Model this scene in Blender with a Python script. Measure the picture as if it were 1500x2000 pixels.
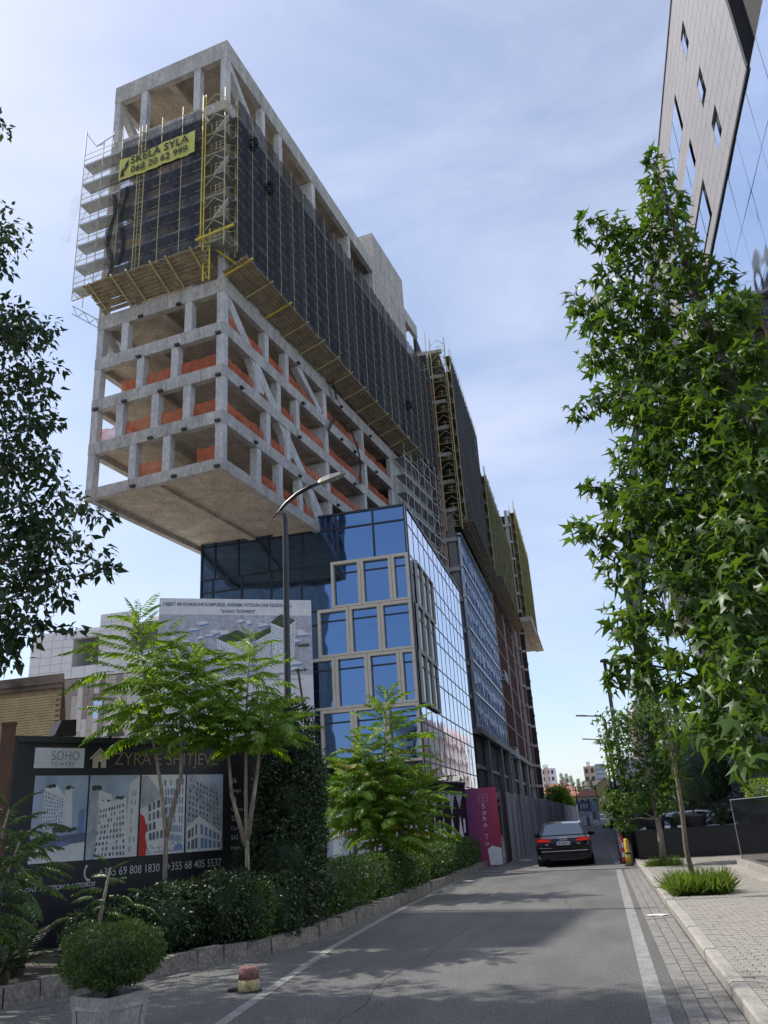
import bpy, math, random
import numpy as np
from mathutils import Vector, Matrix

for o in list(bpy.data.objects): bpy.data.objects.remove(o)
random.seed(7); rng = np.random.default_rng(7)
R = math.radians; PI = math.pi
SC = bpy.context.scene; COL = SC.collection

# ------------------------------------------------------------------ camera, sky, sun, exposure
PITCH, ROLL, YAW = 0.3679, -0.0650, 0.2202
_cp, _sp = math.cos(PITCH), math.sin(PITCH)
_F = Vector((-math.sin(YAW)*_cp, math.cos(YAW)*_cp, _sp)); _Rt = Vector((math.cos(YAW), math.sin(YAW), 0)); _U = _Rt.cross(_F)
_R2 = math.cos(ROLL)*_Rt + math.sin(ROLL)*_U; _U2 = -math.sin(ROLL)*_Rt + math.cos(ROLL)*_U
cam = bpy.data.objects.new('camera', bpy.data.cameras.new('camera')); COL.objects.link(cam)
cam.data.sensor_fit = 'HORIZONTAL'; cam.data.sensor_width = 36; cam.data.lens = 36*1591.6/1500
cam.data.clip_start = 0.1; cam.data.clip_end = 3000
cam.matrix_world = Matrix(((_R2.x, _U2.x, -_F.x, 0), (_R2.y, _U2.y, -_F.y, 0), (_R2.z, _U2.z, -_F.z, 1.65), (0, 0, 0, 1)))
SC.camera = cam

SUN_EL, SUN_AZ = R(50), R(-74)            # azimuth measured from +Y towards +X
_sd = Vector((math.sin(SUN_AZ)*math.cos(SUN_EL), math.cos(SUN_AZ)*math.cos(SUN_EL), math.sin(SUN_EL)))
W = bpy.data.worlds.new('World'); SC.world = W; W.use_nodes = True
nt = W.node_tree; nt.nodes.clear()
def wn(t, **k):
    n = nt.nodes.new(t)
    for a, b in k.items(): setattr(n, a, b)
    return n
wout = wn('ShaderNodeOutputWorld'); bg = wn('ShaderNodeBackground'); sky = wn('ShaderNodeTexSky')
sky.sky_type = 'NISHITA'; sky.sun_disc = False; sky.sun_elevation = SUN_EL; sky.sun_rotation = SUN_AZ
sky.air_density = 1.0; sky.dust_density = 0.9; sky.ozone_density = 2.0
bg.inputs[1].default_value = 0.15
tc = wn('ShaderNodeTexCoord'); mp = wn('ShaderNodeMapping'); mp.inputs['Scale'].default_value = (1.0, 2.2, 3.2); mp.inputs['Rotation'].default_value = (0.2, 0.5, 0.6)
nz = wn('ShaderNodeTexNoise'); nz.inputs['Scale'].default_value = 1.7; nz.inputs['Detail'].default_value = 9; nz.inputs['Roughness'].default_value = 0.58; nz.inputs['Distortion'].default_value = 0.5
rp = wn('ShaderNodeValToRGB'); rp.color_ramp.elements[0].position = 0.34; rp.color_ramp.elements[0].color = (0.16, 0.16, 0.16, 1); rp.color_ramp.elements[1].position = 0.74; rp.color_ramp.elements[1].color = (0.72, 0.72, 0.72, 1)
mx = wn('ShaderNodeMixRGB'); mx.inputs[2].default_value = (4.9, 5.2, 6.4, 1)
nt.links.new(tc.outputs['Generated'], mp.inputs[0]); nt.links.new(mp.outputs[0], nz.inputs['Vector']); nt.links.new(nz.outputs['Fac'], rp.inputs[0])
nt.links.new(rp.outputs[0], mx.inputs[0]); nt.links.new(sky.outputs[0], mx.inputs[1]); nt.links.new(mx.outputs[0], bg.inputs[0]); nt.links.new(bg.outputs[0], wout.inputs[0])
sl = bpy.data.lights.new('sun', 'SUN'); sl.energy = 4.4; sl.angle = R(0.53); sl.color = (1.0, 0.95, 0.87)
so = bpy.data.objects.new('sun', sl); COL.objects.link(so); so.rotation_euler = (-_sd).to_track_quat('-Z', 'Y').to_euler(); so.location = (0, 0, 90)
SC.view_settings.view_transform = 'Standard'; SC.view_settings.look = 'None'; SC.view_settings.exposure = 0.28; SC.view_settings.gamma = 1
SC.view_settings.use_curve_mapping = False
SC.render.engine = 'CYCLES'
SC.cycles.max_bounces = 6; SC.cycles.diffuse_bounces = 3; SC.cycles.glossy_bounces = 3; SC.cycles.transmission_bounces = 3; SC.cycles.transparent_max_bounces = 7

# ------------------------------------------------------------------ materials
MATS = {}
def nm(name):
    m = bpy.data.materials.new(name); m.use_nodes = True; m.node_tree.nodes.clear(); MATS[name] = m
    t = m.node_tree
    def N(ty, **k):
        n = t.nodes.new(ty)
        for a, b in k.items(): setattr(n, a, b)
        return n
    return m, t, N
def c4(c): return (c[0], c[1], c[2], 1)
def mat(name, col, rough=0.7, metal=0.0, var=0.12, scale=3.0, fine=0.0, fscale=60.0, bump=0.0, bscale=40.0, spec=0.5, coat=0.0, col2=None, stretch=None, alpha=None, transl=0.0):
    """plain procedural material: base colour broken up by two noises in world space, optional bump / see-through weave"""
    m, t, N = nm(name); L = t.links.new
    out = N('ShaderNodeOutputMaterial'); b = N('ShaderNodeBsdfPrincipled')
    b.inputs['Roughness'].default_value = rough; b.inputs['Metallic'].default_value = metal
    b.inputs['Specular IOR Level'].default_value = spec; b.inputs['Coat Weight'].default_value = coat
    g = N('ShaderNodeNewGeometry'); src = g.outputs['Position']
    if stretch:
        mpn = N('ShaderNodeMapping'); mpn.inputs['Scale'].default_value = stretch; L(src, mpn.inputs[0]); src = mpn.outputs[0]
    n1 = N('ShaderNodeTexNoise'); n1.inputs['Scale'].default_value = scale; n1.inputs['Detail'].default_value = 6; n1.inputs['Roughness'].default_value = 0.65; L(src, n1.inputs['Vector'])
    r = N('ShaderNodeValToRGB'); r.color_ramp.elements[0].position = 0.3; r.color_ramp.elements[1].position = 0.7
    ca = [x*(1-var) for x in col]; cb = [min(1, x*(1+var)) for x in col] if col2 is None else col2
    r.color_ramp.elements[0].color = c4(ca); r.color_ramp.elements[1].color = c4(cb); L(n1.outputs['Fac'], r.inputs[0])
    last = r.outputs[0]
    if fine:
        n2 = N('ShaderNodeTexNoise'); n2.inputs['Scale'].default_value = fscale; n2.inputs['Detail'].default_value = 3; L(src, n2.inputs['Vector'])
        r2 = N('ShaderNodeValToRGB'); r2.color_ramp.elements[0].position = 0.35; r2.color_ramp.elements[1].position = 0.68
        r2.color_ramp.elements[0].color = c4([1-fine]*3); r2.color_ramp.elements[1].color = c4([1+fine]*3); L(n2.outputs['Fac'], r2.inputs[0])
        mm = N('ShaderNodeMixRGB', blend_type='MULTIPLY'); mm.inputs[0].default_value = 1; L(last, mm.inputs[1]); L(r2.outputs[0], mm.inputs[2]); last = mm.outputs[0]
    L(last, b.inputs['Base Color'])
    if bump:
        nb = N('ShaderNodeTexNoise'); nb.inputs['Scale'].default_value = bscale; nb.inputs['Detail'].default_value = 4; L(src, nb.inputs['Vector'])
        bp = N('ShaderNodeBump'); bp.inputs['Strength'].default_value = bump; bp.inputs['Distance'].default_value = 0.02; L(nb.outputs['Fac'], bp.inputs['Height']); L(bp.outputs[0], b.inputs['Normal'])
    sh = b.outputs[0]
    if transl:
        tr = N('ShaderNodeBsdfTranslucent'); L(last, tr.inputs[0]); ms = N('ShaderNodeMixShader'); ms.inputs[0].default_value = transl; L(sh, ms.inputs[1]); L(tr.outputs[0], ms.inputs[2]); sh = ms.outputs[0]
    if alpha is not None:
        tp = N('ShaderNodeBsdfTransparent'); ms = N('ShaderNodeMixShader')
        na = N('ShaderNodeTexNoise'); na.inputs['Scale'].default_value = 1.1; na.inputs['Detail'].default_value = 5; L(src, na.inputs['Vector'])
        mr = N('ShaderNodeMapRange'); mr.inputs['From Min'].default_value = 0.3; mr.inputs['From Max'].default_value = 0.7; mr.inputs['To Min'].default_value = alpha[0]; mr.inputs['To Max'].default_value = alpha[1]; L(na.outputs['Fac'], mr.inputs[0])
        L(mr.outputs[0], ms.inputs[0]); L(tp.outputs[0], ms.inputs[1]); L(sh, ms.inputs[2]); sh = ms.outputs[0]
    L(sh, out.inputs[0]); return m
def leafmat(name, dark, light, transl=0.42, rough=0.42, yellow=None, spec=0.35):
    m, t, N = nm(name); L = t.links.new
    out = N('ShaderNodeOutputMaterial'); b = N('ShaderNodeBsdfPrincipled'); b.inputs['Roughness'].default_value = rough; b.inputs['Specular IOR Level'].default_value = spec
    g = N('ShaderNodeNewGeometry'); r = N('ShaderNodeValToRGB')
    r.color_ramp.elements[0].color = c4(dark); r.color_ramp.elements[1].color = c4(light)
    if yellow:
        r.color_ramp.elements[1].position = 0.95; e = r.color_ramp.elements.new(0.985); e.color = c4(yellow)
    n1 = N('ShaderNodeTexNoise'); n1.inputs['Scale'].default_value = 1.7; n1.inputs['Detail'].default_value = 2; L(g.outputs['Position'], n1.inputs['Vector'])
    ad = N('ShaderNodeMath', operation='MULTIPLY_ADD'); ad.inputs[1].default_value = 0.55; L(g.outputs['Random Per Island'], ad.inputs[0])
    sb = N('ShaderNodeMath', operation='MULTIPLY_ADD'); sb.inputs[1].default_value = 0.9; sb.inputs[2].default_value = -0.22; L(n1.outputs['Fac'], sb.inputs[0]); L(sb.outputs[0], ad.inputs[2])
    L(ad.outputs[0], r.inputs[0]); L(r.outputs[0], b.inputs['Base Color'])
    tr = N('ShaderNodeBsdfTranslucent'); hs = N('ShaderNodeHueSaturation'); hs.inputs['Hue'].default_value = 0.475; hs.inputs['Saturation'].default_value = 1.15; hs.inputs['Value'].default_value = 1.9; L(r.outputs[0], hs.inputs['Color']); L(hs.outputs[0], tr.inputs[0])
    ms = N('ShaderNodeMixShader'); ms.inputs[0].default_value = transl; L(b.outputs[0], ms.inputs[1]); L(tr.outputs[0], ms.inputs[2]); L(ms.outputs[0], out.inputs[0]); return m
def glassmat(name, tint, rough=0.03, wob=0.022):
    m, t, N = nm(name); L = t.links.new
    out = N('ShaderNodeOutputMaterial'); b = N('ShaderNodeBsdfPrincipled'); b.inputs['Base Color'].default_value = c4(tint); b.inputs['Metallic'].default_value = 1.0; b.inputs['Roughness'].default_value = rough
    g = N('ShaderNodeNewGeometry'); n1 = N('ShaderNodeTexNoise'); n1.inputs['Scale'].default_value = 0.55; n1.inputs['Detail'].default_value = 1; L(g.outputs['Position'], n1.inputs['Vector'])
    bp = N('ShaderNodeBump'); bp.inputs['Strength'].default_value = wob*8; bp.inputs['Distance'].default_value = 0.1; L(n1.outputs['Fac'], bp.inputs['Height']); L(bp.outputs[0], b.inputs['Normal'])
    L(b.outputs[0], out.inputs[0]); return m

mat('asphalt', (0.11, 0.107, 0.103), 0.85, var=0.30, scale=0.9, fine=0.55, fscale=70, bump=0.5, bscale=130, stretch=(1, 0.35, 1))
mat('asphalt_old', (0.13, 0.125, 0.12), 0.9, var=0.25, scale=1.2, fine=0.35, fscale=60, bump=0.5, bscale=90)
mat('road_paint', (0.225, 0.22, 0.21), 0.8, var=0.3, scale=5, fine=0.3, fscale=50)
mat('paver', (0.275, 0.255, 0.222), 0.85, var=0.14, scale=7.3, fine=0.22, fscale=45, bump=0.25, bscale=80)
mat('paver_gutter', (0.20, 0.19, 0.175), 0.88, var=0.2, scale=6, fine=0.25, fscale=45, bump=0.3, bscale=80)
mat('joint_sand', (0.085, 0.078, 0.068), 0.95, var=0.2, scale=9)
mat('kerb_stone', (0.30, 0.28, 0.25), 0.85, var=0.2, scale=3.5, fine=0.2, fscale=40, bump=0.3)
mat('old_kerb', (0.19, 0.172, 0.15), 0.92, var=0.4, scale=4, fine=0.3, fscale=25, bump=0.8, bscale=18)
mat('earth', (0.075, 0.062, 0.048), 0.95, var=0.3, scale=2, fine=0.3, fscale=20)
mat('field', (0.24, 0.22, 0.185), 0.95, var=0.3, scale=0.2)
mat('concrete', (0.42, 0.40, 0.37), 0.85, var=0.26, scale=1.3, fine=0.2, fscale=9, bump=0.25, bscale=12, stretch=(1, 1, 0.3))
mat('concrete_column', (0.50, 0.495, 0.485), 0.85, var=0.24, scale=1.1, fine=0.18, fscale=9, bump=0.25, bscale=14, stretch=(1, 1, 0.35))
mat('concrete_soffit', (0.49, 0.43, 0.35), 0.9, var=0.28, scale=0.8, fine=0.2, fscale=7, bump=0.2, bscale=10)  # warm pale tone imitates light bounced up onto the undersides
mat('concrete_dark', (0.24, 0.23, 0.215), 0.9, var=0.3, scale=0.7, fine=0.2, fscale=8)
mat('seam', (0.20, 0.18, 0.15), 0.95, var=0.2)
mat('coffer_cream', (0.62, 0.54, 0.38), 0.85, var=0.15, scale=2)
mat('orange_net', (0.72, 0.17, 0.07), 0.7, var=0.25, scale=3, alpha=(0.5, 0.85), transl=0.45)
mat('navy_net', (0.006, 0.009, 0.022), 0.8, var=0.5, scale=1.2, alpha=(0.56, 0.88), stretch=(1.6, 1.6, 0.35))
mat('black_net', (0.015, 0.016, 0.02), 0.8, var=0.5, scale=1.5, alpha=(0.70, 0.95), stretch=(1.6, 1.6, 0.3))
mat('white_net', (0.55, 0.56, 0.58), 0.8, var=0.2, alpha=(0.12, 0.3), transl=0.5)
mat('end_net', (0.010, 0.015, 0.04), 0.8, var=0.5, scale=1.2, alpha=(0.38, 0.72), stretch=(1.6, 1.6, 0.35))
mat('olive_net', (0.16, 0.16, 0.035), 0.8, var=0.4, scale=1.5, alpha=(0.6, 0.92), transl=0.45, stretch=(1, 1, 0.4))
mat('rag_net', (0.012, 0.013, 0.018), 0.85, var=0.3, alpha=(0.75, 0.95))
mat('scaffold_yellow', (0.44, 0.40, 0.19), 0.5, var=0.25, scale=2)
mat('mast_yellow', (0.66, 0.52, 0.07), 0.5, var=0.2, scale=2)
mat('scaffold_steel', (0.42, 0.41, 0.36), 0.45, metal=0.3, var=0.2)
mat('deck_steel', (0.28, 0.29, 0.30), 0.55, metal=0.3, var=0.3, scale=2)
mat('plank_wood', (0.30, 0.245, 0.165), 0.85, var=0.4, scale=1.8, fine=0.3, fscale=14)
mat('banner_yellow', (0.62, 0.60, 0.16), 0.75, var=0.1, scale=2, transl=0.2)
mat('ink', (0.02, 0.025, 0.02), 0.7, var=0.1)
mat('red_brick', (0.36, 0.10, 0.05), 0.85, var=0.35, scale=3)
mat('red_frame', (0.145, 0.07, 0.058), 0.7, var=0.3, scale=0.6)
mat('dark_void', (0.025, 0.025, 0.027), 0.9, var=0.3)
glassmat('glass_blue', (0.115, 0.205, 0.37)); glassmat('glass_side', (0.60, 0.68, 0.86)); glassmat('glass_right', (0.74, 0.82, 0.92))  # glass_side is paler, imitating sky reflected at a grazing angle
glassmat('glass_dark', (0.05, 0.06, 0.075)); glassmat('glass_pale', (0.38, 0.45, 0.55))
mat('mullion', (0.02, 0.024, 0.035), 0.4, var=0.1)
mat('bronze_frame', (0.64, 0.585, 0.49), 0.5, metal=0.1, var=0.06)
mat('blue_panel', (0.035, 0.07, 0.17), 0.5, var=0.3, scale=1)
mat('blue_stud', (0.17, 0.27, 0.46), 0.4, metal=0.3, var=0.3, scale=1.5)
mat('galvanised', (0.5, 0.53, 0.57), 0.4, metal=0.5, var=0.2)
mat('black_board', (0.012, 0.012, 0.018), 0.45, var=0.2, scale=1)
mat('black_metal', (0.02, 0.021, 0.024), 0.4, var=0.15)
mat('granite_black', (0.012, 0.013, 0.015), 0.06, var=0.3, scale=40, spec=0.7)
mat('print_white', (0.70, 0.71, 0.73), 0.7, var=0.10, scale=4, fine=0.06, fscale=30)
mat('print_grey', (0.42, 0.44, 0.50), 0.7, var=0.32, scale=5, fine=.12, fscale=25)
mat('print_blue', (0.16, 0.25, 0.46), 0.6, var=0.3, scale=0.9)
mat('print_sky', (0.36, 0.45, 0.57), 0.6, var=0.3, scale=1.6)
mat('print_slate', (0.13, 0.15, 0.20), 0.7, var=0.55, scale=11)  # dark slate ink of printed windows and small lettering
mat('print_green', (0.07, 0.10, 0.055), 0.8, var=0.5, scale=7)
mat('print_road', (0.12, 0.16, 0.26), 0.6, var=0.3, scale=4)
mat('print_red', (0.55, 0.03, 0.03), 0.6, var=0.1)
mat('print_cream', (0.62, 0.52, 0.40), 0.6, var=0.05)
mat('print_silver', (0.55, 0.55, 0.56), 0.5, var=0.05)
mat('print_gold', (0.22, 0.18, 0.115), 0.5, var=0.05)
for k_ in range(6): f_ = k_/5; mat('magenta%d' % k_, (0.17+.22*f_, 0.035, 0.155-.065*f_), 0.5, var=0.08, scale=0.8)
mat('magenta', (0.36, 0.035, 0.17), 0.5, var=0.1)
mat('sheet_metal', (0.36, 0.345, 0.36), 0.6, metal=0.1, var=0.45, scale=0.8, stretch=(1, 1, 0.25))
mat('sheet_metal_dark', (0.06, 0.055, 0.06), 0.6, metal=0.2, var=0.3, scale=0.8)
mat('tan_brick', (0.50, 0.36, 0.19), 0.85, var=0.2, scale=2.5)
mat('mortar', (0.36, 0.27, 0.16), 0.9, var=0.2)
mat('stained_cornice', (0.17, 0.13, 0.10), 0.9, var=0.6, scale=1.2)
mat('white_tile', (0.76, 0.76, 0.77), 0.5, var=0.05, scale=1)
mat('panel_beige', (0.50, 0.45, 0.40), 0.7, var=0.08); mat('panel_taupe', (0.30, 0.25, 0.22), 0.7, var=0.1); mat('panel_pale', (0.62, 0.59, 0.56), 0.7, var=0.06)
mat('orange_wall', (0.62, 0.17, 0.04), 0.8, var=0.1)
mat('grey_cladding', (0.265, 0.255, 0.262), 0.5, var=0.07, scale=0.6)
mat('slate_cladding', (0.10, 0.105, 0.125), 0.5, var=0.2, scale=0.8)
mat('car_black', (0.004, 0.004, 0.006), 0.16, var=0.1, spec=0.35, coat=0.25)
mat('car_grey', (0.20, 0.22, 0.24), 0.25, var=0.05, coat=0.8); mat('car_white', (0.75, 0.75, 0.75), 0.25, var=0.03, coat=0.8)
glassmat('car_glass', (0.16, 0.18, 0.20), wob=0.0)
mat('tyre', (0.012, 0.012, 0.012), 0.85, var=0.1); mat('chrome', (0.75, 0.75, 0.76), 0.12, metal=1.0, var=0.02)
mat('tail_red', (0.45, 0.012, 0.012), 0.2, var=0.1, coat=0.6); mat('plate_white', (0.75, 0.75, 0.77), 0.5, var=0.03); mat('plate_blue', (0.02, 0.06, 0.5), 0.5, var=0.03)
def emit(name, col, st):
    m, t, N = nm(name); out = N('ShaderNodeOutputMaterial'); e = N('ShaderNodeEmission'); e.inputs[0].default_value = c4(col); e.inputs[1].default_value = st; t.links.new(e.outputs[0], out.inputs[0]); return m
emit('brake_lit', (1.0, 0.05, 0.04), 0.4)
mat('lens', (0.45, 0.46, 0.42), 0.3, var=0.1)
mat('lamp_grey', (0.22, 0.22, 0.20), 0.5, var=0.15)
mat('bark', (0.20, 0.155, 0.115), 0.9, var=0.35, scale=9, fine=0.3, fscale=30, bump=0.8, bscale=30, stretch=(1, 1, 0.4))
mat('bark_dark', (0.07, 0.055, 0.042), 0.9, var=0.3, scale=8, bump=0.6)
mat('bark_pale', (0.30, 0.255, 0.20), 0.85, var=0.35, scale=6, fine=0.25, fscale=25, bump=0.5, stretch=(1, 1, 0.4))
mat('planter_stone', (0.36, 0.35, 0.335), 0.8, var=0.16, scale=4, fine=0.2, fscale=30)
mat('pot_dark', (0.05, 0.055, 0.065), 0.5, var=0.1)
mat('bollard_yellow', (0.62, 0.40, 0.03), 0.6, var=0.25, scale=8); mat('faded_red', (0.26, 0.125, 0.105), 0.85, var=0.4, scale=9, fine=0.3, fscale=40); mat('faded_yellow', (0.32, 0.27, 0.13), 0.85, var=0.4, scale=9, fine=0.3, fscale=40)
mat('cone_red', (0.50, 0.05, 0.04), 0.6, var=0.2, scale=8); mat('white_paint', (0.70, 0.70, 0.70), 0.6, var=0.08)
mat('rubber', (0.015, 0.015, 0.015), 0.8, var=0.2); mat('litter', (0.62, 0.60, 0.57), 0.8, var=0.15); mat('rust_post', (0.13, 0.07, 0.045), 0.85, var=0.3, scale=4)
mat('pink_wall', (0.55, 0.40, 0.36), 0.8, var=0.1, scale=0.3); mat('far_white', (0.70, 0.68, 0.68), 0.8, var=0.05); mat('far_blue', (0.16, 0.20, 0.32), 0.4, var=0.1); mat('far_tan', (0.42, 0.33, 0.23), 0.8, var=0.08)
mat('roof_tile', (0.33, 0.13, 0.085), 0.8, var=0.2, scale=2); mat('yellow_wall', (0.52, 0.42, 0.20), 0.8, var=0.1, scale=0.5); mat('cream_wall', (0.55, 0.50, 0.44), 0.8, var=0.1, scale=0.5); mat('window_dark', (0.03, 0.035, 0.05), 0.3, var=0.2)
leafmat('leaf_sweetgum', (0.012, 0.038, 0.009), (0.078, 0.150, 0.027), yellow=(0.35, 0.25, 0.03))
leafmat('leaf_left', (0.012, 0.030, 0.012), (0.042, 0.080, 0.028), transl=0.22)
leafmat('leaf_frond', (0.055, 0.130, 0.021), (0.195, 0.32, 0.043), transl=0.55)
leafmat('leaf_frond_yellow', (0.10, 0.16, 0.025), (0.30, 0.28, 0.04), transl=0.5)
leafmat('leaf_hedge', (0.022, 0.052, 0.013), (0.085, 0.155, 0.032), transl=0.3)
leafmat('leaf_ivy', (0.013, 0.028, 0.012), (0.045, 0.078, 0.030), transl=0.2)
leafmat('leaf_box', (0.028, 0.060, 0.014), (0.085, 0.150, 0.030), transl=0.25)
leafmat('leaf_bright', (0.06, 0.12, 0.02), (0.18, 0.26, 0.04), transl=0.4)
leafmat('grass_blade', (0.05, 0.10, 0.02), (0.16, 0.24, 0.05), transl=0.4)
leafmat('leaf_far', (0.030, 0.060, 0.028), (0.070, 0.115, 0.045), transl=0.3)
leafmat('leaf_palm', (0.018, 0.034, 0.016), (0.04, 0.07, 0.03), transl=0.2)
# ------------------------------------------------------------------ building helpers
class MB:
    def __init__(s): s.v = []; s.f = []; s.m = []
    def face(s, pts, mi=0):
        n = len(s.v); s.v += [tuple(p) for p in pts]; s.f.append(tuple(range(n, n+len(pts)))); s.m.append(mi)
    def box(s, x0, x1, y0, y1, z0, z1, mi=0):
        n = len(s.v); s.v += [(x0,y0,z0),(x1,y0,z0),(x1,y1,z0),(x0,y1,z0),(x0,y0,z1),(x1,y0,z1),(x1,y1,z1),(x0,y1,z1)]
        for q in ((0,3,2,1),(4,5,6,7),(0,1,5,4),(1,2,6,5),(2,3,7,6),(3,0,4,7)): s.f.append(tuple(n+i for i in q)); s.m.append(mi)
    def beam(s, p0, p1, w, h, mi=0, up=(0,0,1)):
        p0 = Vector(p0); p1 = Vector(p1); d = (p1-p0).normalized(); u = Vector(up); a = d.cross(u)
        if a.length < 1e-4: a = d.cross(Vector((1,0,0)))
        a.normalize(); b = a.cross(d); a *= w/2; b *= h/2; n = len(s.v)
        for p in (p0, p1): s.v += [tuple(p-a-b), tuple(p+a-b), tuple(p+a+b), tuple(p-a+b)]
        for q in ((0,1,2,3),(7,6,5,4),(0,4,5,1),(1,5,6,2),(2,6,7,3),(3,7,4,0)): s.f.append(tuple(n+i for i in q)); s.m.append(mi)
    def tube(s, pts, rad, n=6, mi=0, cap=True):
        pts = [Vector(p) for p in pts]; k = len(pts); rad = rad if hasattr(rad, '__len__') else [rad]*k; base = len(s.v); ref = None
        for i, p in enumerate(pts):
            d = (pts[min(i+1,k-1)]-pts[max(i-1,0)]).normalized()
            if ref is None or abs(ref.dot(d)) > 0.95: ref = Vector((1,0,0)) if abs(d.x) < 0.8 else Vector((0,1,0))
            a = d.cross(ref).normalized(); b = d.cross(a); 
            for j in range(n):
                an = 2*PI*j/n; s.v.append(tuple(p+(a*math.cos(an)+b*math.sin(an))*rad[i]))
        for i in range(k-1):
            for j in range(n):
                q = base+i*n+j; r = base+i*n+(j+1)%n; s.f.append((q, r, r+n, q+n)); s.m.append(mi)
        if cap:
            s.f.append(tuple(base+j for j in range(n))[::-1]); s.m.append(mi); s.f.append(tuple(base+(k-1)*n+j for j in range(n))); s.m.append(mi)
    def prism(s, pts, vec, mi=0):
        n = len(s.v); k = len(pts); vec = Vector(vec); s.v += [tuple(p) for p in pts]; s.v += [tuple(Vector(p)+vec) for p in pts]
        s.f.append(tuple(n+i for i in range(k))[::-1]); s.m.append(mi); s.f.append(tuple(n+k+i for i in range(k))); s.m.append(mi)
        for i in range(k): j = (i+1) % k; s.f.append((n+i, n+j, n+k+j, n+k+i)); s.m.append(mi)
    def lathe(s, prof, n=12, c=(0,0,0), mi=0):
        base = len(s.v)
        for r, z in prof:
            for j in range(n): an = 2*PI*j/n; s.v.append((c[0]+r*math.cos(an), c[1]+r*math.sin(an), c[2]+z))
        for i in range(len(prof)-1):
            for j in range(n):
                q = base+i*n+j; r_ = base+i*n+(j+1)%n; s.f.append((q, r_, r_+n, q+n)); s.m.append(mi)
        s.f.append(tuple(base+(len(prof)-1)*n+j for j in range(n))); s.m.append(mi); s.f.append(tuple(base+j for j in range(n))[::-1]); s.m.append(mi)
    def mesh(s, name, mats, smooth=False):
        me = bpy.data.meshes.new(name); me.from_pydata(s.v, [], s.f)
        mats = [mats] if isinstance(mats, str) else mats
        for m in mats: me.materials.append(MATS[m])
        if len(mats) > 1: me.polygons.foreach_set('material_index', s.m)
        if smooth: me.polygons.foreach_set('use_smooth', [True]*len(me.polygons))
        me.update(); return me
    def build(s, name, mats, parent=None, loc=None, smooth=False, rotz=0):
        return put(name, s.mesh(name, mats, smooth), parent, loc, rotz)
def put(name, me, parent=None, loc=None, rotz=0, rot=None, scale=None):
    o = bpy.data.objects.new(name, me); COL.objects.link(o)
    if parent: o.parent = parent
    if loc is not None: o.location = loc
    if rot is not None: o.rotation_euler = rot
    elif rotz: o.rotation_euler = (0, 0, rotz)
    if scale is not None: o.scale = scale
    return o
def tag(o, label, cat, group=None, kind=None):
    if label: o['label'] = label
    if cat: o['category'] = cat
    if group: o['group'] = group
    if kind: o['kind'] = kind
    return o
def thing(name, label, cat, loc=(0,0,0), rotz=0, group=None):
    return tag(put(name, None, None, loc, rotz), label, cat, group)
def struct(o): o['kind'] = 'structure'; return o
def stuff(o): o['kind'] = 'stuff'; return o
_cube = {}
def cube(m):
    if m not in _cube:
        b = MB(); b.box(-.5,.5,-.5,.5,-.5,.5); _cube[m] = b.mesh('block_'+m, m)
    return _cube[m]
def bx(name, parent, m, x0, x1, y0, y1, z0, z1):
    return put(name, cube(m), parent, ((x0+x1)/2, (y0+y1)/2, (z0+z1)/2), scale=(abs(x1-x0), abs(y1-y0), abs(z1-z0)))
_cyl = {}
def rod(name, parent, m, p0, p1, r, n=6):
    if (m, n) not in _cyl:
        b = MB(); b.tube([(0,0,0),(0,0,1)], 1, n); _cyl[(m, n)] = b.mesh('rod_'+m, m)
    p0 = Vector(p0); d = Vector(p1)-p0
    return put(name, _cyl[(m, n)], parent, p0, rot=d.to_track_quat('Z', 'Y').to_euler(), scale=(r, r, d.length))
def bar(name, parent, m, p0, p1, w, h, up=(0,0,1)):
    b = MB(); b.beam(p0, p1, w, h, up=up); return b.build(name, m, parent)
def text_mesh(txt, size, m, bold=0.0, shear=0.0, align='LEFT', sx=1.0, spacing=1.0):
    cu = bpy.data.curves.new('lettering', 'FONT'); cu.body = txt; cu.size = size; cu.align_x = align; cu.offset = bold; cu.shear = shear; cu.space_character = spacing; cu.resolution_u = 3
    o = bpy.data.objects.new('tmp', cu); COL.objects.link(o); bpy.context.view_layer.update()
    me = bpy.data.meshes.new_from_object(o.evaluated_get(bpy.context.evaluated_depsgraph_get())); bpy.data.objects.remove(o); bpy.data.curves.remove(cu)
    me.materials.clear(); me.materials.append(MATS[m])
    if sx != 1.0:
        for v in me.vertices: v.co.x *= sx
    me.name = 'lettering'; return me
def letters(parent, txt, x, z, size, m, y=-0.012, **k):
    """lettering standing upright on a board whose face looks to local -Y"""
    return put('lettering', text_mesh(txt, size, m, **k), parent, (x, y, z), rot=(PI/2, 0, 0))

# leaves ----------------------------------------------------------------
T_STAR = [(0,0.12,0.03)]; _a = [(180,0.10),(140,0.55),(112,0.30),(62,0.95),(38,0.36),(0,1.05),(-38,0.36),(-62,0.95),(-112,0.30),(-140,0.55)]
for an, r in _a: T_STAR.append((math.sin(R(an))*r, math.cos(R(an))*r+0.1, -0.28*r*r))
T_STAR = np.array(T_STAR); F_STAR = [(0, i, i % 10+1) for i in range(1, 11)]
T_OVAL = np.array([(0,0,0),(0.26,0.35,0.07),(0.0,0.5,-0.02),(-0.26,0.35,0.07),(0,1,-0.16)]); F_OVAL = [(0,1,2),(0,2,3),(1,4,2),(3,2,4)]
T_CHIP = np.array([(0,0,0),(0.34,0.5,0.06),(0,1,-0.06),(-0.34,0.5,0.06)]); F_CHIP = [(0,1,2,3)]
def unit(a): return a/np.maximum(np.linalg.norm(a, axis=-1, keepdims=True), 1e-9)
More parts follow.
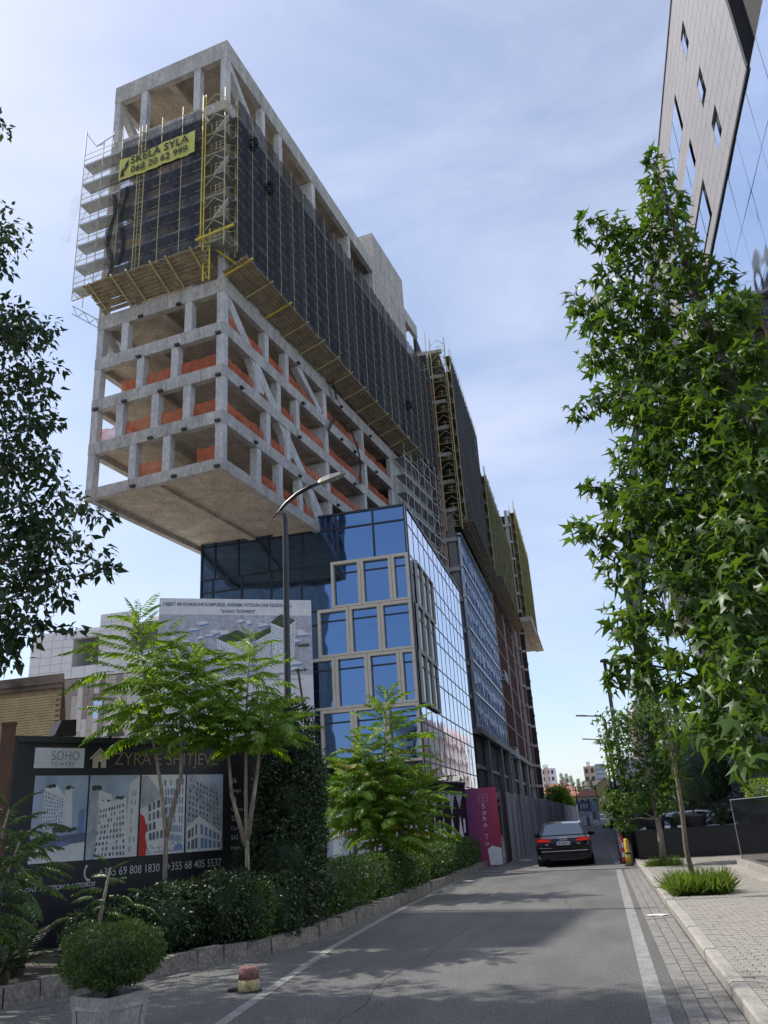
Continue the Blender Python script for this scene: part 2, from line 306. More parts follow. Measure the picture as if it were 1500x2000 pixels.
def leaf_mesh(name, pos, fwd, nrm, size, tmpl, faces, m):
    fwd = unit(fwd); side = unit(np.cross(fwd, nrm)); nr = np.cross(side, fwd)
    v = pos[:,None,:] + size[:,None,None]*(tmpl[None,:,0:1]*side[:,None,:]+tmpl[None,:,1:2]*fwd[:,None,:]+tmpl[None,:,2:3]*nr[:,None,:])
    n, k = v.shape[:2]; F = np.array(faces); fl = F.shape[1]
    idx = (F[None]+(np.arange(n)*k)[:,None,None]).reshape(-1)
    me = bpy.data.meshes.new(name); me.vertices.add(n*k); me.vertices.foreach_set('co', v.reshape(-1).astype(np.float32))
    nf = n*len(faces); me.loops.add(nf*fl); me.loops.foreach_set('vertex_index', idx.astype(np.int32)); me.polygons.add(nf); me.polygons.foreach_set('loop_start', (np.arange(nf)*fl).astype(np.int32))
    try: me.polygons.foreach_set('loop_total', np.full(nf, fl, np.int32))
    except Exception: pass
    me.materials.append(MATS[m]); me.update(calc_edges=True); me.validate(); return me
def ball_pts(c, r, n, shell=0.35, flat=1.0):
    d = unit(rng.normal(size=(n, 3))); rr = r*(shell+(1-shell)*rng.random(n)**0.6)
    p = d*rr[:,None]; p[:,2] *= flat; return np.asarray(c)+p, d
def clump_leaves(clumps, leaf, dens, shell=0.3, flat=0.8, droop=0.5):
    P, D, S = [], [], []
    for x, y, z, r in clumps:
        n = max(3, int(dens*(r/leaf)**2)); p, d = ball_pts((x, y, z), r, n, shell, flat); P.append(p); D.append(d); S.append(leaf*rng.uniform(0.5, 1.4, n))
    P = np.concatenate(P); D = np.concatenate(D); S = np.concatenate(S)
    f = unit(D*np.array([1,1,0.5])+rng.normal(scale=0.55, size=D.shape)+np.array([0,0,-droop])); nr = unit(rng.normal(scale=0.55, size=D.shape)+np.array([0,0,0.9])+D*0.5)
    return P, f, nr, S
# ------------------------------------------------------------------ ground, road, pavements
b = MB(); b.face([(-900,-300,-0.03),(900,-300,-0.03),(900,1500,-0.03),(-900,1500,-0.03)]); struct(b.build('ground', 'field'))
b = MB(); b.face([(-13,-10,0),(0.47,-10,0),(0.47,29.1,0),(-13,29.1,0)]); road = struct(b.build('road', 'asphalt'))
b = MB(); b.face([(-4.6,29.1,-0.002),(1.0,29.1,-0.002),(1.0,175,-0.002),(-4.6,175,-0.002)]); struct(b.build('road_beyond_strip', 'asphalt_old'))
b = MB(); b.prism([(-4.4,30.0,0),(0.95,28.0,0),(0.95,28.28,0),(-4.4,30.3,0)], (0,0,0.025)); struct(b.build('road_strip', 'paver_gutter'))
b = MB(); b.face([(0.12,-8,0.004),(0.29,-8,0.004),(0.40,28.0,0.004),(0.24,28.0,0.004)]); struct(b.build('lane_marking', 'road_paint'))
LL = [(-3.3,2),(-3.62,6.0),(-3.77,8.3),(-3.94,10.2),(-4.2,13.2),(-4.36,17.8),(-4.40,24),(-4.42,29)]
b = MB()
for (x0,y0),(x1,y1) in zip(LL, LL[1:]): b.face([(x0-0.06,y0,0.004),(x0+0.07,y0,0.004),(x1+0.07,y1,0.004),(x1-0.06,y1,0.004)])
struct(b.build('lane_marking', 'road_paint'))
for k in range(7):
    b = MB(); y = 31+k*2.4; b.face([(0.25,y,0.003),(0.36,y,0.003),(0.36,y+1.1,0.003),(0.25,y+1.1,0.003)]); struct(b.build('lane_marking', 'road_paint'))
b = MB()
for x0, y0, n_, dx in ((-2.6,8.2,26,.02),(-.6,15.5,18,-.03),(-3.4,22,14,.05)):
    x, y = x0, y0
    for k in range(n_): x2 = x+dx+random.uniform(-.07,.07); y2 = y+.28; w = random.uniform(.002,.006); b.face([(x-w,y,.0032),(x+w,y,.0032),(x2+w,y2,.0032),(x2-w,y2,.0032)]); x, y = x2, y2
struct(b.build('road_crack', 'rubber'))
# worn dusty edge beside the left kerb
KL = [(-9.6,5.4),(-7.9,7.6),(-6.87,9.2),(-6.5,10.0),(-5.9,11.3),(-5.05,12.75),(-4.80,14.2),(-4.74,16.6),(-4.62,22.0),(-4.50,28),(-4.42,33.2)]
# right pavement: bedding, kerb stones, gutter blocks, pavers
b = MB(); b.box(1.075,9,-8,30.2,0,0.118); pave = struct(b.build('pavement', 'joint_sand'))
b = MB(); b.box(0.47,0.925,-8,28.3,-0.02,0.002); gut = struct(b.build('gutter', 'joint_sand'))
b = MB(); b.box(1.0,9,30.2,170,0,0.10); struct(b.build('far_pavement', 'paver_gutter'))
kb = MB()
kb.prism([(0.93,0,0),(1.07,0,0),(1.07,0,0.138),(0.955,0,0.138),(0.93,0,0.115)], (0,0.985,0)); km = kb.mesh('kerb_stone', 'kerb_stone')
for i in range(-2, 34): put('kerb_stone', km, pave, (random.uniform(-.004,.004), i*1.0-3, random.uniform(-.004,.003)), rotz=random.uniform(-.003,.003))
def block_mesh(lx, ly, z, m):
    q = MB(); e = 0.006; h = z
    q.v = [(-lx/2,-ly/2,0),(lx/2,-ly/2,0),(lx/2,ly/2,0),(-lx/2,ly/2,0),(-lx/2,-ly/2,h-e),(lx/2,-ly/2,h-e),(lx/2,ly/2,h-e),(-lx/2,ly/2,h-e),(-lx/2+e,-ly/2+e,h),(lx/2-e,-ly/2+e,h),(lx/2-e,ly/2-e,h),(-lx/2+e,ly/2-e,h)]
    q.f = [(0,1,5,4),(1,2,6,5),(2,3,7,6),(3,0,4,7),(4,5,9,8),(5,6,10,9),(6,7,11,10),(7,4,8,11),(8,9,10,11)]; q.m = [0]*9; return q, q.mesh('paver', m)
PQ, PM = block_mesh(0.188, 0.088, 0.022, 'paver'); GQ, GM = block_mesh(0.139, 0.188, 0.022, 'paver_gutter')
def lay(cells, Q, M_, z, parent, nobj=290):
    cells.sort(key=lambda c: c[1]-0.3*c[0])
    rest = MB()
    for i, c_ in enumerate(cells):
        x, y = c_[:2]; kx = c_[2] if len(c_) > 2 else 1
        dz = random.uniform(-.004,.003)
        if i < nobj: put('paver', M_, parent, (x, y, z+dz), rot=(random.uniform(-.012,.012), random.uniform(-.012,.012), random.uniform(-.012,.012)), scale=(kx,1,1))
        else:
            n = len(rest.v); rest.v += [(x+p[0]*kx, y+p[1], z+dz+p[2]) for p in Q.v]; rest.f += [tuple(n+j for j in f) for f in Q.f]; rest.m += [0]*9
    o = rest.build('pavers', M_.materials[0].name, parent); stuff(o)
cells = []
for j in range(int((30.1-6.6)/0.1)):
    y = 6.6+j*0.1+0.05
    xmax = min(5.9, 2.6+0.2*max(0, y-7.5)); x = 1.175-(0.1 if j % 2 else 0)
    while x < xmax:
        if not (1.12 < x < 2.05 and (17.2 < y < 18.3 or 26.1 < y < 27.2)): cells.append((x, y) if x > 1.1 else (x+.05, y, .47))
        x += 0.2
lay(cells, PQ, PM, 0.116, pave)
cells = [(0.548+i*0.15, 6.4+j*0.2+(0.1 if i == 1 else 0)) for j in range(108) for i in range(3) if 6.4+j*0.2 < 28.1]
lay(cells, GQ, GM, -0.012, gut)
# planting beds on the left, with an old stone kerb
bed = MB(); bed.face([(x-0.1, y, 0.16) for x, y in KL]+[(-8.0,33.2,0.16),(-11,16,0.16),(-14,9,0.16),(-14,4,0.16)]); struct(bed.build('planting_bed', 'earth'))
kw = thing('stone_kerb', 'low old stone kerb wall along the dark hedge on the left', 'kerb', (0,0,0))
ks = [MB() for _ in range(4)]; kms = []
for q in ks:
    w = 0.19; hh = random.uniform(.20,.235); L_ = 0.5
    q.v = [(0,-w/2,0),(L_,-w/2,0),(L_,w/2,0),(0,w/2,0)]+[(0.012+random.uniform(0,.01),-w/2+random.uniform(.0,.03),hh+random.uniform(-.018,.014)),(L_-.012,-w/2+random.uniform(0,.03),hh+random.uniform(-.018,.014)),(L_-.012,w/2,hh),(0.012,w/2,hh)]
    q.f = [(0,1,5,4),(1,2,6,5),(2,3,7,6),(3,0,4,7),(4,5,6,7)]; q.m = [0]*5; kms.append(q.mesh('kerb_block', 'old_kerb'))
for (x0,y0),(x1,y1) in zip(KL, KL[1:]):
    d = Vector((x1-x0, y1-y0, 0)); n = max(1, round(d.length/0.42)); an = math.atan2(d.y, d.x)
    for i in range(n):
        p = Vector((x0,y0,0))+d*(i/n); put('kerb_block', random.choice(kms), kw, p, rot=(0, 0, an+random.uniform(-.02,.02)), scale=(d.length/n/0.5*0.985, 1, 1))
b = MB()
for (x0,y0),(x1,y1) in zip(KL, KL[1:]): b.face([(x0+0.08,y0,0.003),(x0+0.42,y0-0.05,0.003),(x1+0.42,y1-0.05,0.003),(x1+0.08,y1,0.003)])
struct(b.build('gutter_strip', 'asphalt_old'))
for i, (x, y, s, lb) in enumerate([(-3.2,36.6,0.5,'crumpled white plastic sheet on the road beside the metal fence'),(-4.05,26.0,0.28,'scrap of white paper lying by the left white line'),(0.72,15.6,0.22,'scrap of white paper in the right gutter beside the kerb')]):
    q = MB(); n = 9; pts = [(math.cos(2*PI*k/n)*s*random.uniform(.4,1), math.sin(2*PI*k/n)*s*random.uniform(.3,.6), 0.006+random.uniform(0,.02)) for k in range(n)]
    for k in range(n): q.face([(0,0,0.05*s+0.02), pts[k], pts[(k+1) % n]])
    tag(q.build('paper_scrap', 'litter', None, (x, y, 0.004)), lb, 'litter')
# grass tufts in the tree pits
def tuft(x, y, rx, ry, h, n, label):
    P = np.stack([x+rx*rng.uniform(-1,1,n), y+ry*rng.uniform(-1,1,n), np.full(n, 0.118)], 1); f = unit(np.stack([rng.normal(scale=.8, size=n), rng.normal(scale=.8, size=n), np.ones(n)], 1))
    T = np.array([(-.035,0,0),(.035,0,0),(.028,.5,.05),(-.028,.5,.05),(0,1,.28)]); 
    me = leaf_mesh('grass', P, f, unit(rng.normal(size=(n,3))*np.array([1,1,.1])), h*rng.uniform(.45,1.1,n), T, [(0,1,2),(0,2,3),(3,2,4)], 'grass_blade')
    return tag(put('grass_tuft', me), label, 'grass', 'grass tufts in the tree pits')
tuft(1.62, 17.72, 0.48, 0.40, 0.50, 2200, 'tall bright grass tuft around the thin leaning trunk on the paving')
tuft(1.60, 26.6, 0.45, 0.45, 0.30, 900, 'short green grass square around the second trunk, farther along the paving')
# ------------------------------------------------------------------ the cantilevered concrete tower
TA = (-17.92, 38.95); TROT = -0.13925; TW = 9.7; TL = 40.0
tower = thing('concrete_tower', 'tall raw concrete tower frame cantilevered over the blue glass building', 'building', (TA[0], TA[1], 0), TROT)
LV = [(21.14,21.82),(24.10,24.90),(27.18,27.98),(30.15,31.00),(33.15,34.20),(37.2,37.9),(40.5,41.2),(43.8,44.5),(47.68,49.10),(53.05,54.65)]
# local frame: x from -TW (left) to 0 (right side facing the street), y backwards along the tower
for i, (z0, z1) in enumerate(LV):
    m = 'concrete'
    bx('beam', tower, m, -TW, 0, 0, 0.42, z0, z1); bx('beam', tower, m, -0.42, 0, 0.42, TL, z0, z1); bx('beam', tower, m, -TW, -TW+0.42, 0.42, TL, z0, z1)
    bx('slab', tower, 'concrete_soffit', -TW+0.42, -0.42, 0.42, TL, z1-0.34, z1-0.06)
    for bxx in (-5.0,): bx('beam', tower, 'concrete_soffit', bxx-0.25, bxx+0.25, 0.42, TL, z0+0.12, z1-0.34)
    for by in (13.6, 21.2, 28.0): bx('beam', tower, 'concrete_soffit', -TW+0.42, -0.42, by-0.25, by+0.25, z0+0.15, z1-0.34)
# underside: formwork seams and a drip beam
for k in range(9):
    y = 0.9+k*1.25; bx('formwork_seam', tower, 'seam', -TW+0.5, -5.3, y, y+0.018, 21.60, 21.606)
    bx('formwork_seam', tower, 'seam', -4.7, -0.5, y+0.4, y+0.418, 21.60, 21.606)
for x in (-8.1,-6.7,-3.4,-1.9): bx('formwork_seam', tower, 'seam', x, x+0.018, 0.5, 13, 21.60, 21.6065)
bx('edge_beam', tower, 'concrete_soffit', -TW+0.44, -0.44, 12.1, 12.6, 21.3, 21.6)
CW = 0.52
def column(x0, x1, y0, y1, z0, z1): return bx('column', tower, 'concrete_column', x0, x1, y0, y1, z0, z1)
ENDC = {0:[4.15,6.57],1:[2.82,5.11,7.73],2:[3.79,6.36],3:[2.88,7.72],4:[2.9,7.2],5:[3.6,6.4],6:[2.9,7.2],7:[3.6,6.4],8:[2.74,7.3]}
SIDEC = {0:[4.47,7.26,10.11,14.85],1:[5.71,8.45,14.64],2:[4.35,7.18,9.91,14.66,22.2],3:[5.57,8.41,14.54,21.83],4:[4.4,7.2,10,14.6],5:[5.6,8.4,14.6],6:[4.4,7.2,10,14.6],7:[5.6,8.4,14.6],8:[5.4,8.1,13.9,21.2,27.2]}
for s in range(9):
    z0, z1 = LV[s][1], LV[s+1][0]
    column(-CW, -0.02, 0.02, CW, z0, z1); column(-TW+0.02, -TW+CW, 0.02, CW, z0, z1)
    for u in ENDC[s]: column(-u, -u+CW, 0.03, CW, z0, z1)
    ts = SIDEC[s]
    for t in ts:
        if 13 < t < 15.2:
            column(-3.2, -0.03, t-0.6, t, z0, z1); column(-TW+0.03, -TW+2.6, t-0.6, t, z0, z1)
        elif t > 15: column(-3.0, -0.03, t-0.45, t, z0, z1)
        else: column(-CW, -0.03, t-CW, t, z0, z1); column(-TW+0.03, -TW+CW, t-CW, t, z0, z1)
    if s in (0, 1, 3): column(-3.0, -0.03, 21.3, 21.8, z0, z1)
    if s < 4:
        column(-0.4, -0.03, 28.0, TL, z0, z1)
    column(-TW+0.03, -TW+0.4, 22, TL, z0, z1)
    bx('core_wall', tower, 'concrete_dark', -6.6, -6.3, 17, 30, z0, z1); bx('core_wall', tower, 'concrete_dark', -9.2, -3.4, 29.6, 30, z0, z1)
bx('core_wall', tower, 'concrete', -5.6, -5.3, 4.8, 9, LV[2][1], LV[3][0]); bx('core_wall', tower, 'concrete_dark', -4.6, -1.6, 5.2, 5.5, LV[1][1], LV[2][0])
# the long diagonal brace through the four open storeys, both long faces
def brace(x, t0, z0, t1, z1, w=0.75, th=0.5):
    b = MB(); d = Vector((0, t1-t0, z1-z0)).normalized(); n = Vector((0, -d.z, d.y))*w/2
    p0 = Vector((x, t0, z0)); p1 = Vector((x, t1, z1)); b.prism([p0-n, p1-n, p1+n, p0+n], (-th, 0, 0)); return b.build('diagonal_brace', 'concrete_column', tower)
for x in (-0.07, -TW+0.55):
    brace(x, 0.25, 33.2, 13.3, 22.3, 0.8); brace(x, 0.35, 53.0, 4.6, 49.2, 0.62); brace(x, 9.9, 33.2, 13.6, 31.1, 0.6)
    for t, z in ((4.3, 29.9), (8.1, 26.9), (12.0, 23.5)):
        b = MB(); b.prism([(x-.03, t-0.9, z+0.2), (x-.03, t+0.15, z-1.6), (x-.03, t+0.75, z-1.6), (x-.03, t+0.75, z-0.5)], (-0.44, 0, 0)); b.build('gusset', 'concrete_column', tower)
# lift core standing above the roof
bx('lift_core', tower, 'concrete', -8.0, -0.02, 27.3, 36.0, 49.1, 58.3)
for z in (52.2, 55.3): bx('formwork_seam', tower, 'seam', -0.02, -0.012, 27.3, 36, z, z+0.03)
for t in (29.5, 31.7, 33.9): bx('formwork_seam', tower, 'seam', -0.02, -0.0125, t, t+0.03, 49.2, 58.2)
# coffered ceiling of the lowest open storey
for i in range(5):
    for j in range(8):
        x = -TW+1.0+i*0.86+(0.9 if i > 2 else 0)*1.4; y = 1.1+j*1.45
        if i == 4: x = -1.9
        bx('coffer', tower, 'coffer_cream', x, x+0.62, y, y+1.0, 24.6, 24.622)
        if i == 4: bx('coffer', tower, 'coffer_cream', -3.1, -2.45, y, y+1.0, 24.6, 24.622)
random.seed(5)
for i, (z0, z1) in enumerate(LV):
    for u in (1.55, 3.95, 6.3, 8.6): uu = u+random.uniform(-.3,.3); bx('formwork_seam', tower, 'seam', -uu, -uu+.02, -.004, 0.0, z0+.02, z1-.02)
    for t in range(1, 14): tt = t*2.4+random.uniform(-.4,.4); bx('formwork_seam', tower, 'seam', 0.0, .004, tt, tt+.02, z0+.02, z1-.02)
# black brackets bolted under the beams
for z, us in ((21.2,[0.3,3.2,6.1]),(24.1,[0.3,2.6,5.0]),(27.15,[0.3,4.4,7.1,9.3]),(30.1,[0.35,3.3,6.2]),(33.1,[3.3,6.2])):
    for u in us: bx('bracket', tower, 'black_metal', -u-0.16, -u+0.16, -0.18, 0.0, z, z+0.15)
for z, ts in ((24.2,[3.5,9.4,15.6,18.4]),(27.2,[1.8,9.5,16.5,19]),(30.2,[10.2,16.8,19.4,24]),(33.2,[9.6,17,23])):
    for t in ts: bx('bracket', tower, 'black_metal', 0.0, 0.2, t, t+0.28, z, z+0.14)
# orange safety nets tied between the columns
ORD = ['lowest', 'second', 'third', 'fourth']; NTH = ['first', 'second', 'third', 'fourth', 'fifth', 'sixth', 'seventh']
def net(p0, p1, z, h, label, sag=0.12, m='orange_net'):
    b = MB(); n = 8; p0 = Vector(p0); p1 = Vector(p1); nrm = Vector((p1.y-p0.y, -(p1.x-p0.x), 0)).normalized(); pr = None
    for i in range(n+1):
        f = i/n; q = p0.lerp(p1, f)+nrm*(0.05*math.sin(i*2.3)+0.03*random.random()); zt = z+h*(1-sag*math.sin(PI*f))+random.uniform(-.05,.05)
        row = [(q.x, q.y, z), (q.x+nrm.x*.04, q.y+nrm.y*.04, (z+zt)/2), (q.x, q.y, zt)]
        if pr: b.face([pr[0], row[0], row[1], pr[1]]); b.face([pr[1], row[1], row[2], pr[2]])
        pr = row
    o = b.build('safety_net', m, None, (TA[0], TA[1], 0), smooth=True, rotz=TROT); return tag(o, label, 'safety net', 'orange safety nets in the open storeys')
for s in range(4):
    z = LV[s][1]; us = [0.05]+ENDC[s]+[TW-0.05]
    for i in range(len(us)-1):
        if s == 3: continue
        if s == 0 and i not in (0, 1): continue
        a, c = us[i]+(0.55 if i == 0 else 0.0), us[i+1]-0.62
        if i == len(us)-2: a, c = (us[i], us[i]+1.3)
        if s == 0 and i == 0: a, c = 0.7, 1.9
        net((-c, 0.3, 0), (-a, 0.3, 0), z, 1.05, 'orange safety net on the end face, %s open storey, %s bay from the street corner' % (ORD[s], NTH[i]))
    ts = [0.6]+SIDEC[s]+([21.8] if s in (0, 1, 3) else [])+[28.0]
    ts = sorted(set(ts))
    for i in range(len(ts)-1):
        if s == 0 and i == 0: continue
        net((-0.25, ts[i], 0), (-0.25, ts[i+1]-0.55, 0), z, 0.95, 'orange safety net on the street side, %s open storey, %s bay from the corner' % (ORD[s], NTH[i]))
# dark rags of torn netting
def rag(pts, w, label):
    b = MB(); pr = None
    for i, p in enumerate(pts):
        ww = w*random.uniform(.5,1.2); row = [(p[0], p[1]-ww, p[2]), (p[0]+.12, p[1], p[2]-.1), (p[0], p[1]+ww, p[2])]
        if pr: b.face([pr[0], pr[1], row[1], row[0]]); b.face([pr[1], pr[2], row[2], row[1]])
        pr = row
    return tag(b.build('torn_net', 'rag_net', None, (TA[0], TA[1], 0), rotz=TROT), label, 'torn net')
rag([(0.25,14.0,29.6),(0.3,14.6,30.6),(0.25,15.6,31.5),(0.3,16.8,31.6),(0.3,17.6,31.3)], 0.28, 'black torn netting snagged on the street side column, left strip')
rag([(0.3,18.2,31.7),(0.3,19.2,30.9),(0.3,19.8,30.0),(0.25,20.0,29.0),(0.3,19.7,28.1),(0.25,19.8,27.4)], 0.25, 'black torn netting hanging down past the street side beam, right strip')
rag([(0.35,14.9,34.3),(0.35,15.4,33.8),(0.3,15.7,33.1)], 0.25, 'small black rag of netting under the planked catch platform')
# ------------------------------------------------------------------ scaffolds
def net_panel(root, x0, x1, z0, z1, y, m, amp=0.07):
    b = MB(); nx = 5; nzs = 7; ph = random.uniform(0, 6); top = z1+random.uniform(-.15,.1)
    g = [[(x0+(x1-x0)*i/nx, y-amp*(0.5+0.5*math.sin(ph+i*2.1+k*0.7))*math.sin(PI*min(1, i/nx*0.98+0.01))-0.02, z0+(top-z0)*k/nzs) for i in range(nx+1)] for k in range(nzs+1)]
    for k in range(nzs):
        for i in range(nx): b.face([g[k][i], g[k][i+1], g[k+1][i+1], g[k+1][i]])
    return b.build('net_panel', m, root, smooth=True)
def scaffold(root, x0, x1, z0, z1, din, dout, bay, lift, tm='scaffold_yellow', nets=None, net_range=None, dm='deck_steel', r=0.035, post=1.1, zlist=None, inner=True, brace=True, rails=2, planks=1):
    n = max(1, round((x1-x0)/bay)); xs = [x0+(x1-x0)*i/n for i in range(n+1)]
    zs = zlist or [z0+lift*i for i in range(int((z1-z0)/lift)+1)]
    for i, x in enumerate(xs):
        rod('standard', root, tm, (x, -dout, z0), (x, -dout, z1+post*random.uniform(.5,1.1)), r)
        if inner: rod('standard', root, tm, (x, -din, z0), (x, -din, z1+0.3), r*0.9)
    for z in zs:
        if nets:
            for dz in (0.0, lift*.5): rod('ledger', root, tm, (x0, -dout-.03, z+dz), (x1, -dout-.03, z+dz), r*.5, 5)
        for q in range(planks):
            ya = -dout+0.05+(dout-din-0.1)*q/planks; yb = -dout+0.05+(dout-din-0.1)*(q+1)/planks-(0.02 if planks > 1 else 0)
            bx('deck', root, dm, x0, x1, ya, yb, z-0.06, z)
        bx('toe_board', root, 'galvanised', x0, x1, -dout+0.12, -dout+0.15, z-0.05, z+0.16)
        for k in range(rails): rod('ledger', root, tm, (x0, -dout+.04, z+0.5*(k+1)), (x1, -dout+.04, z+0.5*(k+1)), r*0.75, 5)
    if brace:
        for i in range(n):
            b = MB()
            for j, z in enumerate(zs):
                zt = z+lift*0.95
                if zt > z1+0.4: break
                if (i+j) % 2: b.tube([(xs[i], -dout+.06, z+.1), (xs[i]+(xs[i+1]-xs[i])*.5, -dout+.06, zt)], r*.6, 4)
                else: b.tube([(xs[i+1], -dout+.06, z+.1), (xs[i]+(xs[i+1]-xs[i])*.5, -dout+.06, zt)], r*.6, 4)
                b.tube([(xs[i], -dout+.02, z+.1), (xs[i], -din, z+lift*.6)], r*.55, 4)
            if b.v: b.build('brace', tm, root)
    if nets:
        for i in range(n):
            if net_range and not (net_range[0] <= xs[i] and xs[i+1] <= net_range[1]): continue
            m = nets[i % len(nets)]
            if m: net_panel(root, xs[i]+0.02, xs[i+1]-0.02, z0+0.1, z1, -dout+0.012, m, 0.13)
    return xs
# end face of the tower
se = thing('scaffold', 'yellow tube scaffold with steel decks on the tower end face, open at its left', 'scaffold', (TA[0], TA[1], 0), TROT)
ZE = [36.0+1.76*i for i in range(7)]
scaffold(se, -10.9, -0.95, 35.2, 47.3, 0.25, 1.25, 1.66, 1.76, 'scaffold_yellow', ['end_net'], (-8.3, 0), zlist=ZE, r=0.03, planks=3, rails=1)
for x in (-6.1,):
    for dx in (0, 0.55): rod('ladder_rail', se, 'scaffold_yellow', (x+dx, -1.32, 35.2), (x+dx, -1.32, 47.9), 0.035)
    for k in range(32): rod('rung', se, 'scaffold_yellow', (x, -1.32, 35.5+k*0.38), (x+0.55, -1.32, 35.5+k*0.38), 0.018, 4)
net_panel(se, -10.9, -8.4, 35.2, 46.5, -1.28, 'white_net', 0.05)
b = MB(); b.tube([(-10.9,-1.25,47.3),(-10.9,-1.25,49.7)], .04); b.tube([(-10.9,-1.25,49.5),(-9.9,-1.25,47.9),(-9.2,-1.25,47.9)], .03); b.tube([(-8.4,-1.25,47.2),(-8.4,-1.25,48.6)], .03); b.tube([(-9.9,-1.25,47.9),(-8.4,-1.25,48.3)], .03); b.build('guard_frame', 'scaffold_steel', se)
# lattice beam under the end scaffold
b = MB()
for z in (35.15, 35.85): b.tube([(-10.9,-1.2,z),(-0.4,-1.2,z)], .04, 5)
for k in range(24): x = -10.9+k*0.44; b.tube([(x,-1.2,35.15 if k % 2 else 35.85),(x+0.44,-1.2,35.85 if k % 2 else 35.15)], .028, 4)
b.build('lattice_beam', 'scaffold_yellow', se)
b = MB()
for z in (34.1, 34.7): b.tube([(-11.4,-0.6,z+0.6),(-9.7,0.3,z-0.6)], .035, 5)
for k in range(5): f = k/5; b.tube([(-11.4+1.7*f,-0.6+0.9*f,(34.7 if k % 2 else 35.3)-1.2*f),(-11.4+1.7*(f+.2),-0.6+.9*(f+.2),(35.3 if k % 2 else 34.7)-1.2*(f+.2))], .025, 4)
b.build('outrigger', 'scaffold_steel', se)
# yellow ladder mast at the street corner
ms = thing('ladder_mast', 'bright yellow ladder mast standing at the street corner of the tower scaffold', 'mast', (TA[0], TA[1], 0), TROT)
for x, y in ((-0.75,-1.3),(0.75,-1.3),(0.75,0.0),(-0.95,-1.32)): rod('mast_tube', ms, 'mast_yellow' if x < 0 else 'scaffold_yellow', (x, y, 35.4), (x, y, 48.4), 0.034)
for k in range(7):
    z = 36.0+k*1.76; b = MB()
    b.tube([(-0.75,-1.3,z),(0.75,-1.3,z)], .028, 5)
    for q in (0.5, 0.9, 1.3): b.tube([(-0.05,-1.3,z+q*.6),(0.75,-1.3,z+q*.6)], .022, 4)
    for q in (0.1, 0.42): b.tube([(q,-1.3,z+.2),(q,-1.3,z+.9)], .02, 4)
    b.tube([(-0.75,-1.3,z+.95),(0,-1.3,z+1.6)], .03, 4); b.tube([(0.75,-1.3,z+.95),(0,-1.3,z+1.6)], .03, 4); b.tube([(0.75,-1.3,z+.4),(0.75,0,z+1.4)], .028, 4); b.tube([(0.75,-1.3,z),(0.75,0,z)], .03, 4)
    b.build('mast_frame', 'scaffold_yellow', ms)
    bx('landing', ms, 'deck_steel', -0.7, 0.7, -1.25, -0.05, z-0.05, z)
    if k % 2: bar('stair_board', ms, 'panel_pale', (-0.3,-1.0,z), (0.6,-0.6,z+1.7), 0.5, 0.05)
for dx in (-0.85, -0.4): rod('ladder_rail', ms, 'mast_yellow', (dx,-1.1,33.4), (dx,-1.1,37.2), 0.045)
for k in range(9): rod('rung', ms, 'mast_yellow', (-0.85,-1.1,33.6+k*.4), (-0.4,-1.1,33.6+k*.4), 0.025, 4)
rod('mast_beam', ms, 'mast_yellow', (-1.1,-1.6,36.2), (1.3,-1.0,37.0), 0.09); rod('mast_beam', ms, 'mast_yellow', (-1.0,-1.5,36.5), (1.2,1.6,34.9), 0.07)
# street side of the tower
ss = thing('scaffold', 'dark netted scaffold along the street side of the raw concrete tower', 'scaffold', (TA[0], TA[1], 0), TROT+PI/2)
scaffold(ss, -0.4, 39.6, 35.4, 48.0, 0.25, 1.15, 1.9, 1.76, 'scaffold_yellow', ['navy_net','navy_net','navy_net','black_net','black_net'], zlist=[36.0+1.76*i for i in range(7)], r=0.028, post=0.3, rails=0)
b = MB()
for z in (35.2, 35.8): b.tube([(0,-1.18,z),(30,-1.18,z)], .04, 5)
for k in range(50): x = k*.6; b.tube([(x,-1.18,35.2 if k % 2 else 35.8),(x+.6,-1.18,35.8 if k % 2 else 35.2)], .028, 4)
b.build('lattice_beam', 'scaffold_yellow', ss)
for k in range(3):
    c = ((1.2,45.5),(3.4,43.4),(30.5,39.5))[k]; q, d = ball_pts((c[0],-1.4,c[1]), 0.3, 190, .2, 1.7); b = MB()
    put('net_bundle', leaf_mesh('net_bundle', q, d, unit(rng.normal(size=d.shape)), np.full(190, .16), T_CHIP, F_CHIP, 'rag_net'), ss)
# unclad scaffold below, farther back
s2 = thing('scaffold', 'bare scaffold with decks and no net, low on the tower beside the brick block', 'scaffold', (TA[0], TA[1], 0), TROT+PI/2)
scaffold(s2, 28.6, 39.8, 22.8, 35.2, 0.15, 1.2, 1.85, 1.76, 'scaffold_steel', None, r=0.035, rails=1)
